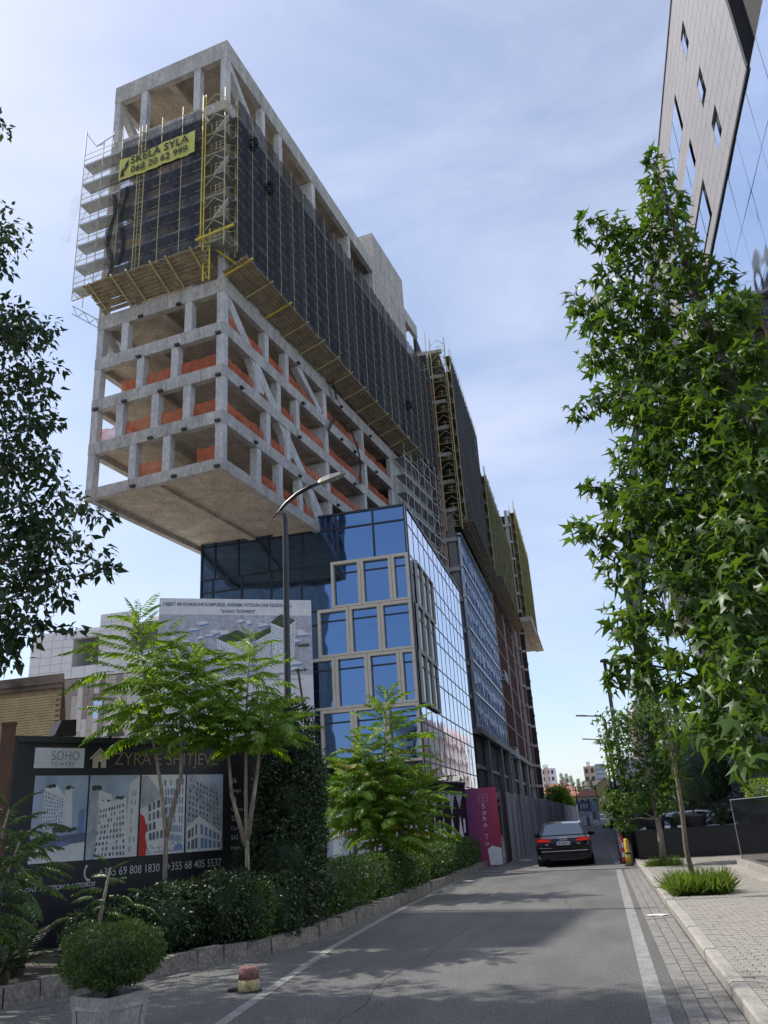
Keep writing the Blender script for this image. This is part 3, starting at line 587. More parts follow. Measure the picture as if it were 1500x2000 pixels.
# planked catch platforms
cp = thing('catch_platform', 'planked catch platform on yellow arms round the foot of the tower scaffold', 'platform', (TA[0], TA[1], 0), TROT)
for sgm in range(3):
    x0 = -9.2+sgm*2.95
    for k in range(8):
        y0 = -0.15-k*0.26; z = 34.42+k*0.10+random.uniform(-.02,.02)
        bar('plank', cp, 'plank_wood', (x0+random.uniform(-.06,.06), y0, z), (x0+2.9+random.uniform(-.06,.06), y0, z+random.uniform(-.02,.02)), 0.31, 0.05)
    for dx in (0.4, 2.2): bar('platform_arm', cp, 'scaffold_yellow', (x0+dx,-0.02,34.28), (x0+dx+0.1,-2.3,35.12), 0.09, 0.11)
for sgm in range(13):
    y0 = -0.3+sgm*2.55
    for k in range(7):
        x = 0.15+k*0.25; z = 34.42+k*0.08+random.uniform(-.02,.02)
        bar('plank', cp, 'plank_wood', (x, y0+random.uniform(-.05,.05), z), (x, y0+2.52, z+random.uniform(-.02,.02)), 0.28, 0.05)
    for dy in (0.3,): bar('platform_arm', cp, 'mast_yellow' if sgm in (0,2) else 'scaffold_yellow', (0.02,y0+dy,34.28), (2.0,y0+dy+0.1,34.98), 0.09, 0.10)
# advertising banner
bn = thing('banner', 'yellow-green banner with dark lettering and phone number on the tower scaffold', 'banner', (TA[0], TA[1], 0), TROT)
b = MB(); n = 18; X0, X1 = -7.55, -1.45; pr = None
for i in range(n+1):
    f = i/n; x = X0+(X1-X0)*f; y = -1.46-0.035*math.sin(i*1.9)-0.03*math.sin(i*0.7); row = [(x, y, 43.62-0.05*math.sin(PI*f)), (x, y-.02, 44.5), (x, y, 45.42-0.06*math.sin(2*PI*f))]
    if pr: b.face([pr[0],row[0],row[1],pr[1]]); b.face([pr[1],row[1],row[2],pr[2]])
    pr = row
b.build('sheet', 'banner_yellow', bn, smooth=True)
letters(bn, 'SKELA SYLA', -6.55, 44.62, 0.86, 'ink', y=-1.56, bold=0.018, sx=0.98, spacing=1.05); letters(bn, '068 20 62 999', -6.5, 43.82, 0.78, 'ink', y=-1.56, bold=0.012, sx=1.0)
b = MB(); b.prism([(-7.35,-1.56,43.75),(-7.05,-1.56,43.85),(-7.05,-1.56,44.55),(-7.3,-1.56,44.3)], (0,.01,0)); b.prism([(-6.98,-1.56,44.1),(-6.75,-1.56,44.6),(-6.72,-1.56,45.15),(-7.0,-1.56,44.75)], (0,.01,0)); b.build('emblem', 'ink', bn)
rag2 = MB(); pr = None
for i in range(12):
    z = 42.6-i*0.62; x = -7.9+0.25*math.sin(i*.8); w = random.uniform(.12,.32); row = [(x-w,-1.42,z),(x,-1.55,z-.1),(x+w,-1.42,z)]
    if pr: rag2.face([pr[0],pr[1],row[1],row[0]]); rag2.face([pr[1],pr[2],row[2],row[1]])
    pr = row
pr = None
for i in range(11):
    z = 42.9-i*0.64; x = -7.0+0.2*math.sin(i*.9+1); w = random.uniform(.12,.28); row = [(x-w,-1.42,z),(x,-1.55,z-.1),(x+w,-1.42,z)]
    if pr: rag2.face([pr[0],pr[1],row[1],row[0]]); rag2.face([pr[1],pr[2],row[2],row[1]])
    pr = row
rag2.build('gathered_net', 'rag_net', se)
b = MB(); pr = None
for i in range(8):
    z = 44.0-i*.55; w = .25+.12*math.sin(i); x = -11.0-.12*i; row = [(x-w,-1.5,z),(x,-1.3,z),(x+w,-1.2,z)]
    if pr: b.face([pr[0],pr[1],row[1],row[0]]); b.face([pr[1],pr[2],row[2],row[1]])
    pr = row
b.build('loose_net', 'white_net', se)
# ------------------------------------------------------------------ blue glass building
gb = thing('glass_building', 'blue mirrored glass office block with bronze window frames under the concrete tower', 'building', (-10.0, 51.4, 0))
GZ = [22.3, 21.2, 18.75, 15.5, 12.25, 8.85, 5.3]           # roof, spandrel and frame rows
# volume (local x from -15.1 to 0, y from 0 to 24)
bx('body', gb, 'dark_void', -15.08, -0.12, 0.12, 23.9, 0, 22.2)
bx('corner_post', gb, 'mullion', -0.16, 0.06, -0.06, 0.14, 0, 22.34); bx('corner_post', gb, 'mullion', -15.2, -15.05, -0.06, 0.14, 0, 22.3)
rod('corner_strip', gb, 'galvanised', (-0.03,-0.09,0), (-0.03,-0.09,22.3), 0.03)
bx('parapet', gb, 'mullion', -15.15, 0.03, -0.05, 0.12, 22.2, 22.36); bx('parapet', gb, 'mullion', -0.12, 0.05, 0.12, 24.0, 22.2, 22.36)
def pane_f(x0, x1, z0, z1, m='glass_blue', y=0.0):
    o = bx('pane', gb, m, x0+.03, x1-.03, y+0.02, y+0.06, z0+.03, z1-.03); o.rotation_euler = (random.uniform(-.005,.005), 0, random.uniform(-.005,.005)); return o
def frame_f(x0, x1, z0, z1):
    w = 0.20; d = 0.28; b = MB(); g = 0.012; x0 += g; x1 -= g; z0 += g; z1 -= g
    b.box(x0,x1,-d,0.03,z1-w,z1); b.box(x0,x1,-d,0.03,z0,z0+w*.75); b.box(x0,x0+w,-d,0.03,z0+w*.75,z1-w); b.box(x1-w,x1,-d,0.03,z0+w*.75,z1-w)
    b.build('window_frame', 'bronze_frame', gb)
    bx('transom', gb, 'mullion', x0+w, x1-w, -0.03, 0.02, z1-0.85, z1-0.75)
ROWX = [ (18.75,15.5,[0,1.2,3.35,5.45]), (15.5,12.25,[0,2.15,4.3,6.5]), (12.25,8.85,[0,1.05,3.2,5.4,7.6]), (8.85,5.3,[0,2.15,4.3,6.5]) ]
# plain glazing, top band and the left part
TOPX = [0,2.35,5.0,7.5,10,12.3,14.1,15.1]
for a, c in zip(TOPX, TOPX[1:]): pane_f(-c, -a, 21.2, 22.2); pane_f(-c, -a, 18.75, 21.2)
for z in (21.2, 18.75): bx('transom', gb, 'mullion', -15.05, -0.16, -0.05, 0.03, z-0.06, z+0.06)
for x in TOPX[1:-1]: bx('mullion', gb, 'mullion', -x-.06, -x+.06, -0.06, 0.03, 18.8, 22.2)
for z1, z0, xs in ROWX:
    for a, c in zip(xs, xs[1:]): pane_f(-c-.01, -a+.01, z0, z1); frame_f(-c, -a, z0, z1)
    x = xs[-1]; 
    while x < 15.0:
        x2 = min(15.1, x+2.2); pane_f(-x2, -x, z1-0.95, z1); pane_f(-x2, -x, z0, z1-0.95); bx('mullion', gb, 'mullion', -x2-.06, -x2+.06, -0.06, 0.03, z0, z1); x = x2
    bx('transom', gb, 'mullion', -15.05, -xs[-1], -0.05, 0.03, z1-1.0, z1-0.9); bx('transom', gb, 'mullion', -15.05, -xs[-1], -0.055, 0.03, z0-.05, z0+.05)
for a in np.arange(0, 15, 2.15): pane_f(-a-2.15, -a, 0.3, 5.3, 'glass_dark'); bx('mullion', gb, 'mullion', -a-2.2, -a-2.1, -0.05, 0.03, 0, 5.3)
# street side
SY = [0.14+i*1.98 for i in range(13)]
SZ = [22.2, 21.0, 18.75, 17.5, 15.5, 14.3, 12.25, 11.0, 8.85, 7.7, 5.3, 4.2, 0.2]
for j, (z1, z0) in enumerate(zip(SZ, SZ[1:])):
    for a, c in zip(SY, SY[1:]):
        if c > 24: continue
        o = bx('pane', gb, 'glass_side', -0.06, -0.02, a+.025, c-.025, z0+.025, z1-.025); o.rotation_euler = (0, random.uniform(-.003,.003), random.uniform(-.003,.003))
    bx('transom', gb, 'mullion', -0.03, 0.004, 0.14, 23.9, z0-.045, z0+.045)
for a in SY[1:]: bx('mullion', gb, 'mullion', -0.03, 0.0, a-.03, a+.03, 0.2, 22.2)
def frame_s(y0, y1, z0, z1):
    w = 0.13; d = 0.2; b = MB(); b.box(0.04,d,y0,y1,z1-w,z1); b.box(0.04,d,y0,y1,z0,z0+w); b.box(0.04,d,y0,y0+w,z0+w,z1-w); b.box(0.04,d,y1-w,y1,z0+w,z1-w); b.build('window_frame', 'bronze_frame', gb)
    bx('pane', gb, 'glass_dark', 0.04, 0.075, y0+w, y1-w, z0+w, z1-w); bx('transom', gb, 'mullion', 0.076, 0.11, y0+w, y1-w, z1-1.0, z1-.9)
for z1, z0, y0, n in ((18.75,15.5,1.6,3),(15.5,12.25,0.9,3),(12.25,8.85,0.6,3)):
    for k in range(n): frame_s(y0+k*2.1, y0+(k+1)*2.1-.015, z0+.015, z1-.015)
# ------------------------------------------------------------------ the long unfinished blocks beyond
def block(name, label, X, y0, y1, depth, ztop, floors, parts):
    root = thing(name, label, 'building', (X, 0, 0)); return root
b2 = thing('unfinished_block', 'unfinished brick and concrete block beyond the glass building, blue metal facade studs', 'building', (-10.0, 80.0, 0))
H2 = 52.0; ft = 3.3
for k in range(16):
    z = 3.4+k*ft*0.98
    if z > H2: break
    bx('floor_edge', b2, 'concrete', -14, -0.35 if z < 29.8 else 0.0, -0.25, 0.15, z-0.42, z)
    bx('slab', b2, 'concrete_dark', -14, -0.36, 0.15, 70, z-0.36, z-0.04)
    for x0, x1, m in ((-14,-6.2,'red_brick'),(-6.0,-3.6,'concrete'),(-3.5,-1.4,'red_brick')):
        if k < 14: bx('wall_panel', b2, m, x0, x1, 0.0 if m == 'concrete' else 0.06, 0.3, z, z+ft*.98-.42)
    if 2 < k < 9: bx('wall_panel', b2, 'concrete_dark', -1.3, -0.5, 0.05, 0.3, z, z+ft*.98-.42)
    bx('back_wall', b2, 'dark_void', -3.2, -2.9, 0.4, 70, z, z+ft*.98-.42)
for t in range(18):
    bx('column', b2, 'concrete_dark', -0.9, -0.36, 0.4+t*4.05, 1.0+t*4.05, 10, 30)
# blue metal stud facade on the street side
for k in range(6):
    z = 10.0+k*3.25; bx('rail', b2, 'galvanised', -0.3, 0.08, 0.2, 27.2, z-0.1, z+0.1)
    if k < 6:
        zt = z+3.25 if k < 5 else 29.7
        for q in range(9): bx('blue_panel', b2, 'blue_panel', -0.35, -0.28, 0.25+q*3, 0.25+(q+1)*3-.1, z+.12, zt-.12)
bx('rail', b2, 'galvanised', -0.3, 0.08, 0.2, 27.2, 29.6, 29.8)
for q in range(42):
    y = 0.35+q*0.64; b = MB()
    for k in range(6):
        z = 10.1+k*3.25; zt = min(z+3.05, 29.6)
        b.box(-0.27,-0.02,y,y+0.16,z,zt); b.box(-0.03,0.07,y-.08,y+.3,z+random.uniform(.4,1.6),z+random.uniform(1.7,2.1))
    b.build('stud', 'blue_stud' if q % 5 else 'galvanised', b2)
# reddish window frame grid farther on
for k in range(8):
    z = 10.0+k*3.25; bx('rail', b2, 'red_frame', -0.32, 0.02, 27.4, 70, z-0.16, z+0.1)
for q in range(29):
    y = 27.5+q*1.5; b = MB(); b.box(-0.3,0.0,y,y+0.14,10,33); b.build('frame_post', 'red_frame', b2)
bx('frame_backing', b2, 'red_frame', -0.42, -0.36, 27.4, 70, 10, 33)
for q in range(4): bx('column', b2, 'concrete', -0.34, 0.12, 27.3+q*14, 27.8+q*14, 3, 33)
for q in range(6): bx('column', b2, 'concrete_dark', -0.35, 0.1, 6+q*12, 6.7+q*12, 0, 10)
for z in (4.2, 10.0): bx('beam', b2, 'concrete_dark', -0.35, 0.25, 0.2, 70, z-0.6, z)
bx('void_shade_box', b2, 'dark_void', -1.2, -.5, .2, 69.8, 4.25, 9.3)  # near-black box and sheet stand in for shade in the open base
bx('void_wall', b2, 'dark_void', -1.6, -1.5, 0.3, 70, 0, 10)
# far end block that projects over the street
b4 = thing('far_block', 'farthest unfinished block with open floors at the end of the row', 'building', (-7.6, 143, 0))
for k in range(16):
    z = 3.4+k*3.25
    if z > 56: break
    bx('floor_edge', b4, 'concrete', -9, -0.6 if z > 34 else -1.6, -0.2, 0.3, z-.45, z); bx('slab', b4, 'concrete_dark', -9, -0.7 if z > 34 else -1.6, 0.3, 38 if z > 34 else 17, z-.4, z-.05); bx('back_wall', b4, 'dark_void', -9, -0.9, 3, 3.3, z, z+2.8)
    for x in (-1.3 if z > 34 else -2.2,-4.5): bx('column', b4, 'concrete', x-.4, x+.2, 0.0, 0.6, z, z+2.8)
    bx('wall_panel', b4, 'concrete_dark' if z > 34 else 'red_frame', -1.9 if z < 34 else -0.9, -1.7 if z < 34 else -0.7, 0.4, 38 if z > 34 else 17, z, z+2.8)
bx('cantilever', b4, 'concrete', -3, 0.9, -1.0, 12, 33.6, 34.4); bx('cantilever', b4, 'concrete_soffit', -2.9, 0.85, -0.9, 12, 33.5, 33.6)
# scaffolds on the blocks
e2 = thing('scaffold', 'scaffold with ladders on the brick end wall, right beside the tower net', 'scaffold', (-10, 79.6, 0))
scaffold(e2, -6.0, -1.55, 6.0, 51.5, 0.05, 1.0, 2.2, 1.95, 'scaffold_steel', None, r=0.045, rails=1, post=2.2)
for x, y in ((-1.1,-1.0),(0.55,-1.0)): rod('mast_tube', e2, 'scaffold_yellow', (x, y, 29.6), (x, y, 52.6), 0.06)
for k in range(12):
    z = 30+k*1.9; b = MB(); b.tube([(-1.1,-1.0,z),(0.55,-1.0,z)], .04, 4); b.tube([(-1.1,-1.0,z+.8),(-.3,-1.0,z+1.5),(0.55,-1.0,z+.8)], .035, 4)
    for q in (.25,.6): b.tube([(-.6,-1.0,z+q),(0.55,-1.0,z+q)], .025, 4)
    b.tube([(-.2,-1.0,z),(-.2,-1.0,z+.8)], .025, 4); b.build('mast_frame', 'scaffold_yellow', e2)
f2 = thing('scaffold', 'dark netted scaffold on the street side of the brick block, nearest of the three', 'scaffold', (-9.75, 0, 0), PI/2)
scaffold(f2, 78.6, 100.5, 30.6, 50.2, 0.1, 0.75, 1.37, 1.95, 'scaffold_yellow', ['black_net'], r=0.032, post=1.0, rails=0, dm='plank_wood')
f3 = thing('scaffold', 'olive netted scaffold on the street side, middle one of the three', 'scaffold', (-9.3, 0, 0), PI/2)
scaffold(f3, 100.2, 136, 30.6, 45.0, 0.1, 0.8, 1.62, 1.95, 'scaffold_yellow', ['olive_net','black_net','olive_net'], r=0.034, post=1.3, rails=0, dm='plank_wood')
bx('scaffold_side', f3, 'concrete_dark', 100.6, 135.6, 0.3, 3, 30.6, 44.6)
f4 = thing('scaffold', 'olive netted scaffold on the farthest block, overhanging the street', 'scaffold', (-8.4, 0, 0), PI/2)
scaffold(f4, 143, 178, 34.8, 55.5, 0.1, 0.9, 1.9, 1.95, 'scaffold_yellow', ['olive_net'], r=0.038, post=1.6, rails=0, dm='plank_wood')
for root, y0, y1, zz, w in ((f2,78.6,100.5,30.4,1.5),(f3,100.2,136,30.4,1.6),(f4,143,178,34.6,1.8)):
    for k in range(int((y1-y0)/2.6)):
        for q in range(4): bx('plank', root, 'plank_wood', y0+k*2.6, y0+k*2.6+2.55, -w+q*w/4, -w+(q+1)*w/4-.03, zz-.05, zz)
for y, z, lb in ((101,17.5,'lower hanging work cradle on the blue stud facade'),(104,8.6,'hanging work cradle just above the concrete beam, at the foot of the stud facade')):
    w = thing('work_cradle', lb, 'cradle', (-9.6, y, z)); b = MB()
    for zz in (0,.55,1.1): b.tube([(0.1,0,zz),(0.8,0,zz),(0.8,4,zz),(0.1,4,zz),(0.1,0,zz)], .04, 4)
    for q in range(6): b.tube([(0.8,q*.8,0),(0.8,q*.8,1.1)], .03, 4)
    b.build('rail', 'galvanised', w); bx('floor', w, 'deck_steel', 0.1, 0.8, 0, 4, -.05, 0)
# ------------------------------------------------------------------ hoardings, posters, fence
def board(name, label, cat, p0, p1, z0, z1, m, th=0.08):
    """upright board from p0 to p1 (left to right as seen from the street); local x along it, face to local -Y"""
    d = Vector((p1[0]-p0[0], p1[1]-p0[1], 0)); root = thing(name, label, cat, (p0[0], p0[1], 0), math.atan2(d.y, d.x)); L_ = d.length
    bx('panel', root, m, 0, L_, 0, th, z0, z1); return root, L_
def flat(root, m, pts, y=-0.008, name='print'):
    b = MB(); b.face([(p[0], y, p[1]) for p in pts]); return b.build(name, m, root)
def windows(root, m, quad, nx, nz, y, fx=0.55, fz=0.6, skip=0.12, name='print'):
    """rows of printed windows inside a four-sided outline (bl, br, tr, tl)"""
    b = MB(); bl, br, tr, tl = [Vector(p) for p in quad]
    def P(u, v): q = bl.lerp(br, u).lerp(tl.lerp(tr, u), v); return (q.x, y, q.y)
    for i in range(nx):
        for j in range(nz):
            if random.random() < skip: continue
            o = random.uniform(0, .25); u0 = (i+.15+o*.6)/nx; u1 = u0+fx/nx*random.uniform(.6,1.1); v0 = (j+.15)/nz; v1 = v0+fz/nz
            b.face([P(u0,v0),P(min(u1,.99),v0),P(min(u1,.99),v1),P(u0,v1)])
    return stuff(b.build(name, m, root))
# black sales hoarding, local x: 0 = left end
H1, L1 = board('sales_hoarding', 'black sales-office hoarding with four building pictures and phone numbers, left', 'hoarding', (-8.95, 11.80), (-5.72, 16.6), 0.2, 3.28, 'black_board')
bx('top_rail', H1, 'black_metal', -0.1, L1, -0.05, 0.12, 3.28, 3.38); bx('edge_rail', H1, 'black_metal', -0.12, 0.0, -0.05, 0.12, 0.2, 3.38)
flat(H1, 'print_white', [(0.30,2.88),(1.13,2.88),(1.13,3.20),(0.30,3.20)]); letters(H1, 'SOHO', 0.57, 3.00, 0.22, 'print_road', y=-.013, sx=0.78, bold=-.003); letters(H1, 'TOWERS', 0.57, 2.905, 0.10, 'print_slate', y=-.013, sx=0.82, spacing=1.3)
b = MB(); b.face([(1.28,-.012,2.88),(1.52,-.012,2.88),(1.52,-.012,3.04),(1.28,-.012,3.04)]); b.face([(1.28,-.012,3.04),(1.52,-.012,3.04),(1.40,-.012,3.15)]); b.build('house_symbol', 'print_cream', H1)
b = MB(); b.prism([(1.22,-.014,3.03),(1.25,-.014,3.02),(1.40,-.014,3.17),(1.55,-.014,3.02),(1.58,-.014,3.03),(1.40,-.014,3.21)], (0,.004,0)); b.build('house_symbol', 'print_cream', H1)
flat(H1, 'black_board', [(1.375,2.88),(1.425,2.88),(1.425,2.98),(1.375,2.98)], y=-.016, name='house_symbol')
letters(H1, 'ZYRA E SHITJEVE', 1.66, 2.93, 0.30, 'print_gold', sx=0.92)
PX = [(0.34,1.23),(1.26,2.16),(2.19,3.05),(3.08,3.84)]; ZB, ZT = 1.44, 2.76
for (a, c), m in zip(PX, ('print_sky','print_sky','print_white','print_grey')): flat(H1, m, [(a,ZB),(c,ZB),(c,ZT),(a,ZT)], y=-.006)
a, c = PX[0]
flat(H1, 'print_white', [(a,ZB),(c,ZB),(c,ZB+.30),(a,ZB+.22)], y=-.009); flat(H1, 'print_road', [(a,ZB+.2),(c,ZB+.28),(c,ZB+.42),(a,ZB+.36)], y=-.011)
flat(H1, 'print_white', [(a+.17,ZB+.38),(a+.52,ZB+.5),(a+.52,ZB+.98),(a+.36,ZB+1.18),(a+.17,ZB+1.12)], y=-.010); windows(H1, 'print_blue', [(a+.18,ZB+.45),(a+.5,ZB+.55),(a+.5,ZB+.96),(a+.18,ZB+1.1)], 8, 10, -.013)
flat(H1, 'print_white', [(a+.53,ZB+.45),(a+.66,ZB+.45),(a+.62,ZB+1.12),(a+.5,ZB+1.08)], y=-.012); flat(H1, 'print_blue', [(c-.14,ZB+.32),(c-.02,ZB+.32),(c-.02,ZB+.8),(c-.12,ZB+.76)], y=-.010)
def print_trees(root, x0, x1, z, n, s, y=-.014):
    b = MB()
    for k in range(n):
        x = random.uniform(x0, x1); r = s*random.uniform(.5,1); zz = z+random.uniform(0, s*.5); b.face([(x+r*random.uniform(.6,1)*math.cos(q), y-.0001*k, zz+r*.7*random.uniform(.6,1)*math.sin(q)) for q in np.linspace(0, 5.5, 8)])
    stuff(b.build('print', 'print_green', root))
print_trees(H1, a+.32, c-.15, ZB+.46, 12, .09); print_trees(H1, a+.2, a+.33, ZB+1.14, 5, .06); print_trees(H1, a+.5, a+.64, ZB+1.12, 4, .05)
flat(H1, 'print_blue', [(a+.42,ZB+.22),(a+.62,ZB+.24),(a+.60,ZB+.29),(a+.52,ZB+.31),(a+.44,ZB+.28)], y=-.015)
a, c = PX[1]
flat(H1, 'print_white', [(a,ZB),(a+.72,ZB),(a+.66,ZB+.95),(a+.18,ZB+.84),(a+.16,ZB),(a,ZB)], y=-.009); windows(H1, 'print_slate', [(a+.12,ZB+.02),(a+.7,ZB+.02),(a+.62,ZB+.88),(a+.2,ZB+.78)], 9, 9, -.013, skip=.15)
flat(H1, 'print_grey', [(a+.02,ZB+.1),(a+.16,ZB+.1),(a+.2,ZB+1.05),(a+.04,ZB+1.1)], y=-.010); flat(H1, 'print_white', [(a+.16,ZB+.8),(a+.42,ZB+.9),(a+.4,ZB+1.0),(a+.16,ZB+1.08)], y=-.011); flat(H1, 'print_white', [(a+.68,ZB),(c-.01,ZB),(c-.01,ZB+1.3),(a+.7,ZB+1.18)], y=-.010)
windows(H1, 'print_grey', [(a+.72,ZB+.05),(c-.03,ZB+.05),(c-.03,ZB+1.1),(a+.74,ZB+1.1)], 2, 7, -.013, skip=.3)
print_trees(H1, a+.05, a+.18, ZB+1.1, 5, .07); print_trees(H1, a+.48, a+.62, ZB+.94, 5, .06); print_trees(H1, a+.22, a+.42, ZB+.9, 5, .03)
a, c = PX[2]
flat(H1, 'print_grey', [(a,ZB+.75),(a+.42,ZB+.95),(a+.12,ZB+1.3),(a,ZB+1.3)], y=-.009); windows(H1, 'print_slate', [(a+.1,ZB+.2),(a+.52,ZB+.25),(a+.52,ZB+.98),(a+.06,ZB+.8)], 6, 4, -.012, fx=.7, fz=.75, skip=.1); windows(H1, 'print_blue', [(a+.55,ZB+.2),(c-.04,ZB+.15),(c-.02,ZB+1.28),(a+.42,ZB+1.25)], 7, 7, -.013, fx=.6, fz=.7)
flat(H1, 'print_red', [(a,ZB),(a+.13,ZB),(a+.15,ZB+.14),(a+.11,ZB+.3),(a+.13,ZB+.45),(a+.08,ZB+.62),(a,ZB+.68)], y=-.014); windows(H1, 'print_slate', [(a+.15,ZB+.02),(c-.02,ZB+.04),(c-.02,ZB+.2),(a+.15,ZB+.16)], 16, 4, -.013, skip=.4)
flat(H1, 'print_blue', [(c-.2,ZB+.04),(c-.03,ZB+.05),(c-.03,ZB+.12),(c-.09,ZB+.17),(c-.18,ZB+.13)], y=-.016)
a, c = PX[3]
flat(H1, 'print_sky', [(a+.48,ZT),(c,ZT),(c,ZB+.85),(a+.7,ZB+1.02)], y=-.009); windows(H1, 'print_slate', [(a+.02,ZB+.5),(c-.05,ZB+.3),(c-.1,ZB+1.0),(a+.05,ZB+1.3)], 9, 8, -.012, skip=.12)
flat(H1, 'print_white', [(a+.02,ZB),(a+.7,ZB),(a+.74,ZB+.3),(a+.26,ZB+.6),(a+.02,ZB+.42)], y=-.014); windows(H1, 'print_blue', [(a+.28,ZB+.02),(a+.72,ZB+.02),(a+.72,ZB+.26),(a+.27,ZB+.5)], 5, 2, -.017, fx=.75, fz=.75, skip=0); windows(H1, 'print_slate', [(a+.03,ZB+.02),(a+.24,ZB+.02),(a+.24,ZB+.5),(a+.03,ZB+.36)], 3, 2, -.017, fx=.75, fz=.75, skip=0)
letters(H1, '+355 69 808 1830 / +355 68 405 5537', 1.50, 1.17, 0.185, 'print_silver', sx=0.80); letters(H1, '*EB CONSTRUCTION & AGROROS', 0.12, 1.04, 0.095, 'print_silver', bold=0.002, sx=0.9, shear=.25)
b = MB(); pp = [(1.36+.10*math.cos(q), -.012, 1.25+.13*math.sin(q)) for q in np.linspace(2.2, 4.6, 8)]
b.tube(pp, [.028,.02,.016,.016,.016,.016,.02,.03], 5); b.build('phone_symbol', 'print_silver', H1)
for k, (t, s) in enumerate((('16',.13),('Shops',.10),('16',.13),('Offices',.10),('22',.13),('Car Parkings',.10),('543 m2',.12),('Hotel',.10))):
    letters(H1, t, 4.02, 2.60-k*0.168, s, 'print_silver', sx=.9)
for x, z in ((0.86,3.42),):
    fl = thing('floodlight', 'black floodlight on top of the sales hoarding, left end', 'floodlight'); fl.location = (-9.05+0.56*x, 11.72+0.83*x, 3.38); fl.rotation_euler = (0,0,H1.rotation_euler.z)
    b = MB(); b.prism([(-.16,-.1,.02),(.2,-.1,.02),(.17,-.14,.28),(-.08,-.14,.26)], (0,.3,0)); b.build('housing', 'black_metal', fl); b = MB(); b.tube([(0,.05,0),(0,.05,.08)], .03); b.build('foot', 'black_metal', fl)
fl = thing('floodlight', 'white floodlight head on the hoarding rail before the apartment balcony', 'floodlight'); fl.location = (-8.08, 13.15, 3.38); fl.rotation_euler = (0,0,H1.rotation_euler.z)
b = MB(); b.prism([(-.12,-.06,.03),(.22,-.06,.05),(.16,-.06,.16),(-.05,-.06,.26)], (0,.2,0)); b.build('housing', 'lamp_grey', fl); b = MB(); b.tube([(0,.05,0),(0,.05,.08)], .03); b.build('foot', 'black_metal', fl)
wp = thing('wooden_post', 'brown wooden post at the left end of the black hoarding', 'post', (-8.62, 11.15, 0)); bx('post', wp, 'rust_post', -.09, .09, -.05, .05, 0, 3.45); bx('cap', wp, 'rust_post', -.1, .1, -.06, .06, 3.45, 3.5)
# large white project sign behind the trees
BB, LB = board('project_sign', 'tall white project sign with aerial picture of towers and black heading', 'sign', (-15.45, 28.0), (-10.25, 31.0), 4.6, 10.5, 'print_white', .1)
letters(BB, 'OBJEKT ME FUNKSIONE KOMPLEKSE, SHERBIM, HOTELERI DHE REZIDENCIAL', 0.12, 10.2, 0.185, 'print_road', sx=0.80, bold=.004); letters(BB, '"SOHO TOWERS"', 2.35, 9.93, 0.185, 'print_road', sx=.95, bold=.004)
zb, zt = 7.45, 9.85
flat(BB, 'print_grey', [(0,zb),(LB,zb),(LB,zt),(0,zt)], y=-.006)
for k in range(46):
    x = random.uniform(0.2, LB-.5); z = random.uniform(zb+.05, zt-.25); w = random.uniform(.15,.5); h = random.uniform(.05,.16); sk = random.uniform(.05,.25); y = -.008-.0002*k
    flat(BB, 'print_white', [(x,z),(x+w,z+sk*.4),(x+w-sk,z+h+sk*.4),(x-sk*.6,z+h)], y=y); flat(BB, 'print_blue', [(x,z),(x+w,z+sk*.4),(x+w,z+sk*.4-.07),(x,z-.07)], y=y-.0001)
print_trees(BB, .1, 1.9, 7.95, 22, .14, -.020); print_trees(BB, LB-.9, LB-.1, 8.6, 12, .12, -.020); print_trees(BB, LB-.8, LB-.1, 7.6, 8, .12, -.020)
for x0, x1, x2, zt0, bt in ((2.2,2.75,3.55,9.1,7.75),(3.7,3.72,4.35,9.25,7.9),(4.3,4.9,5.35,9.75,7.9)):
    x2 = min(x2, LB-.25)
    flat(BB, 'print_white', [(x0+.12,bt+.05),(x1,bt-.15),(x1,zt0-.45),(x0,zt0-.2)], y=-.024); flat(BB, 'print_white', [(x1,bt-.15),(x2-.1,bt+.1),(x2,zt0-.1),(x1,zt0-.45)], y=-.0245)
    windows(BB, 'print_slate', [(x1+.02,bt-.1),(x2-.12,bt+.12),(x2-.03,zt0-.15),(x1+.02,zt0-.5)], 9, 12, -.027, fx=.5, fz=.5); windows(BB, 'print_blue', [(x0+.14,bt+.05),(x1-.03,bt-.1),(x1-.03,zt0-.5),(x0+.04,zt0-.28)], 5, 12, -.027, fx=.5, fz=.5)
    flat(BB, 'print_green', [(x0,zt0-.2),(x1,zt0-.45),(x2,zt0-.1),(x0+(x2-x1),zt0+.15)], y=-.026); 
flat(BB, 'print_white', [(3.9,7.5),(4.9,7.55),(5.2,7.9),(4.6,8.2)], y=-.028)
letters(BB, '"EB CONSTRUCTION & AGROKORONA 2011" SH.P.K.', 3.6, 7.25, 0.085, 'print_slate'); 
for k in range(9): flat(BB, 'print_grey', [(0.4+(k % 2)*2.4,6.95-k*.2),(1.9+(k % 2)*2.6-.1*(k % 3),6.95-k*.2),(1.9+(k % 2)*2.6-.1*(k % 3),6.975-k*.2),(0.4+(k % 2)*2.4,6.975-k*.2)])
for x in (0.2, LB/2, LB-.2): rod('sign_post', BB, 'black_metal', (x,.2,0), (x,.2,10.2), .07)
rp_ = thing('leaning_pole', 'thin rusty pole leaning beside the project sign', 'pole', (-9.9, 29.5, 0)); rod('pole', rp_, 'rust_post', (.5,0,0), (-.45,0,7.4), .045); bx('clip', rp_, 'black_metal', -.5,-.4,-.05,.05,7.3,7.45)
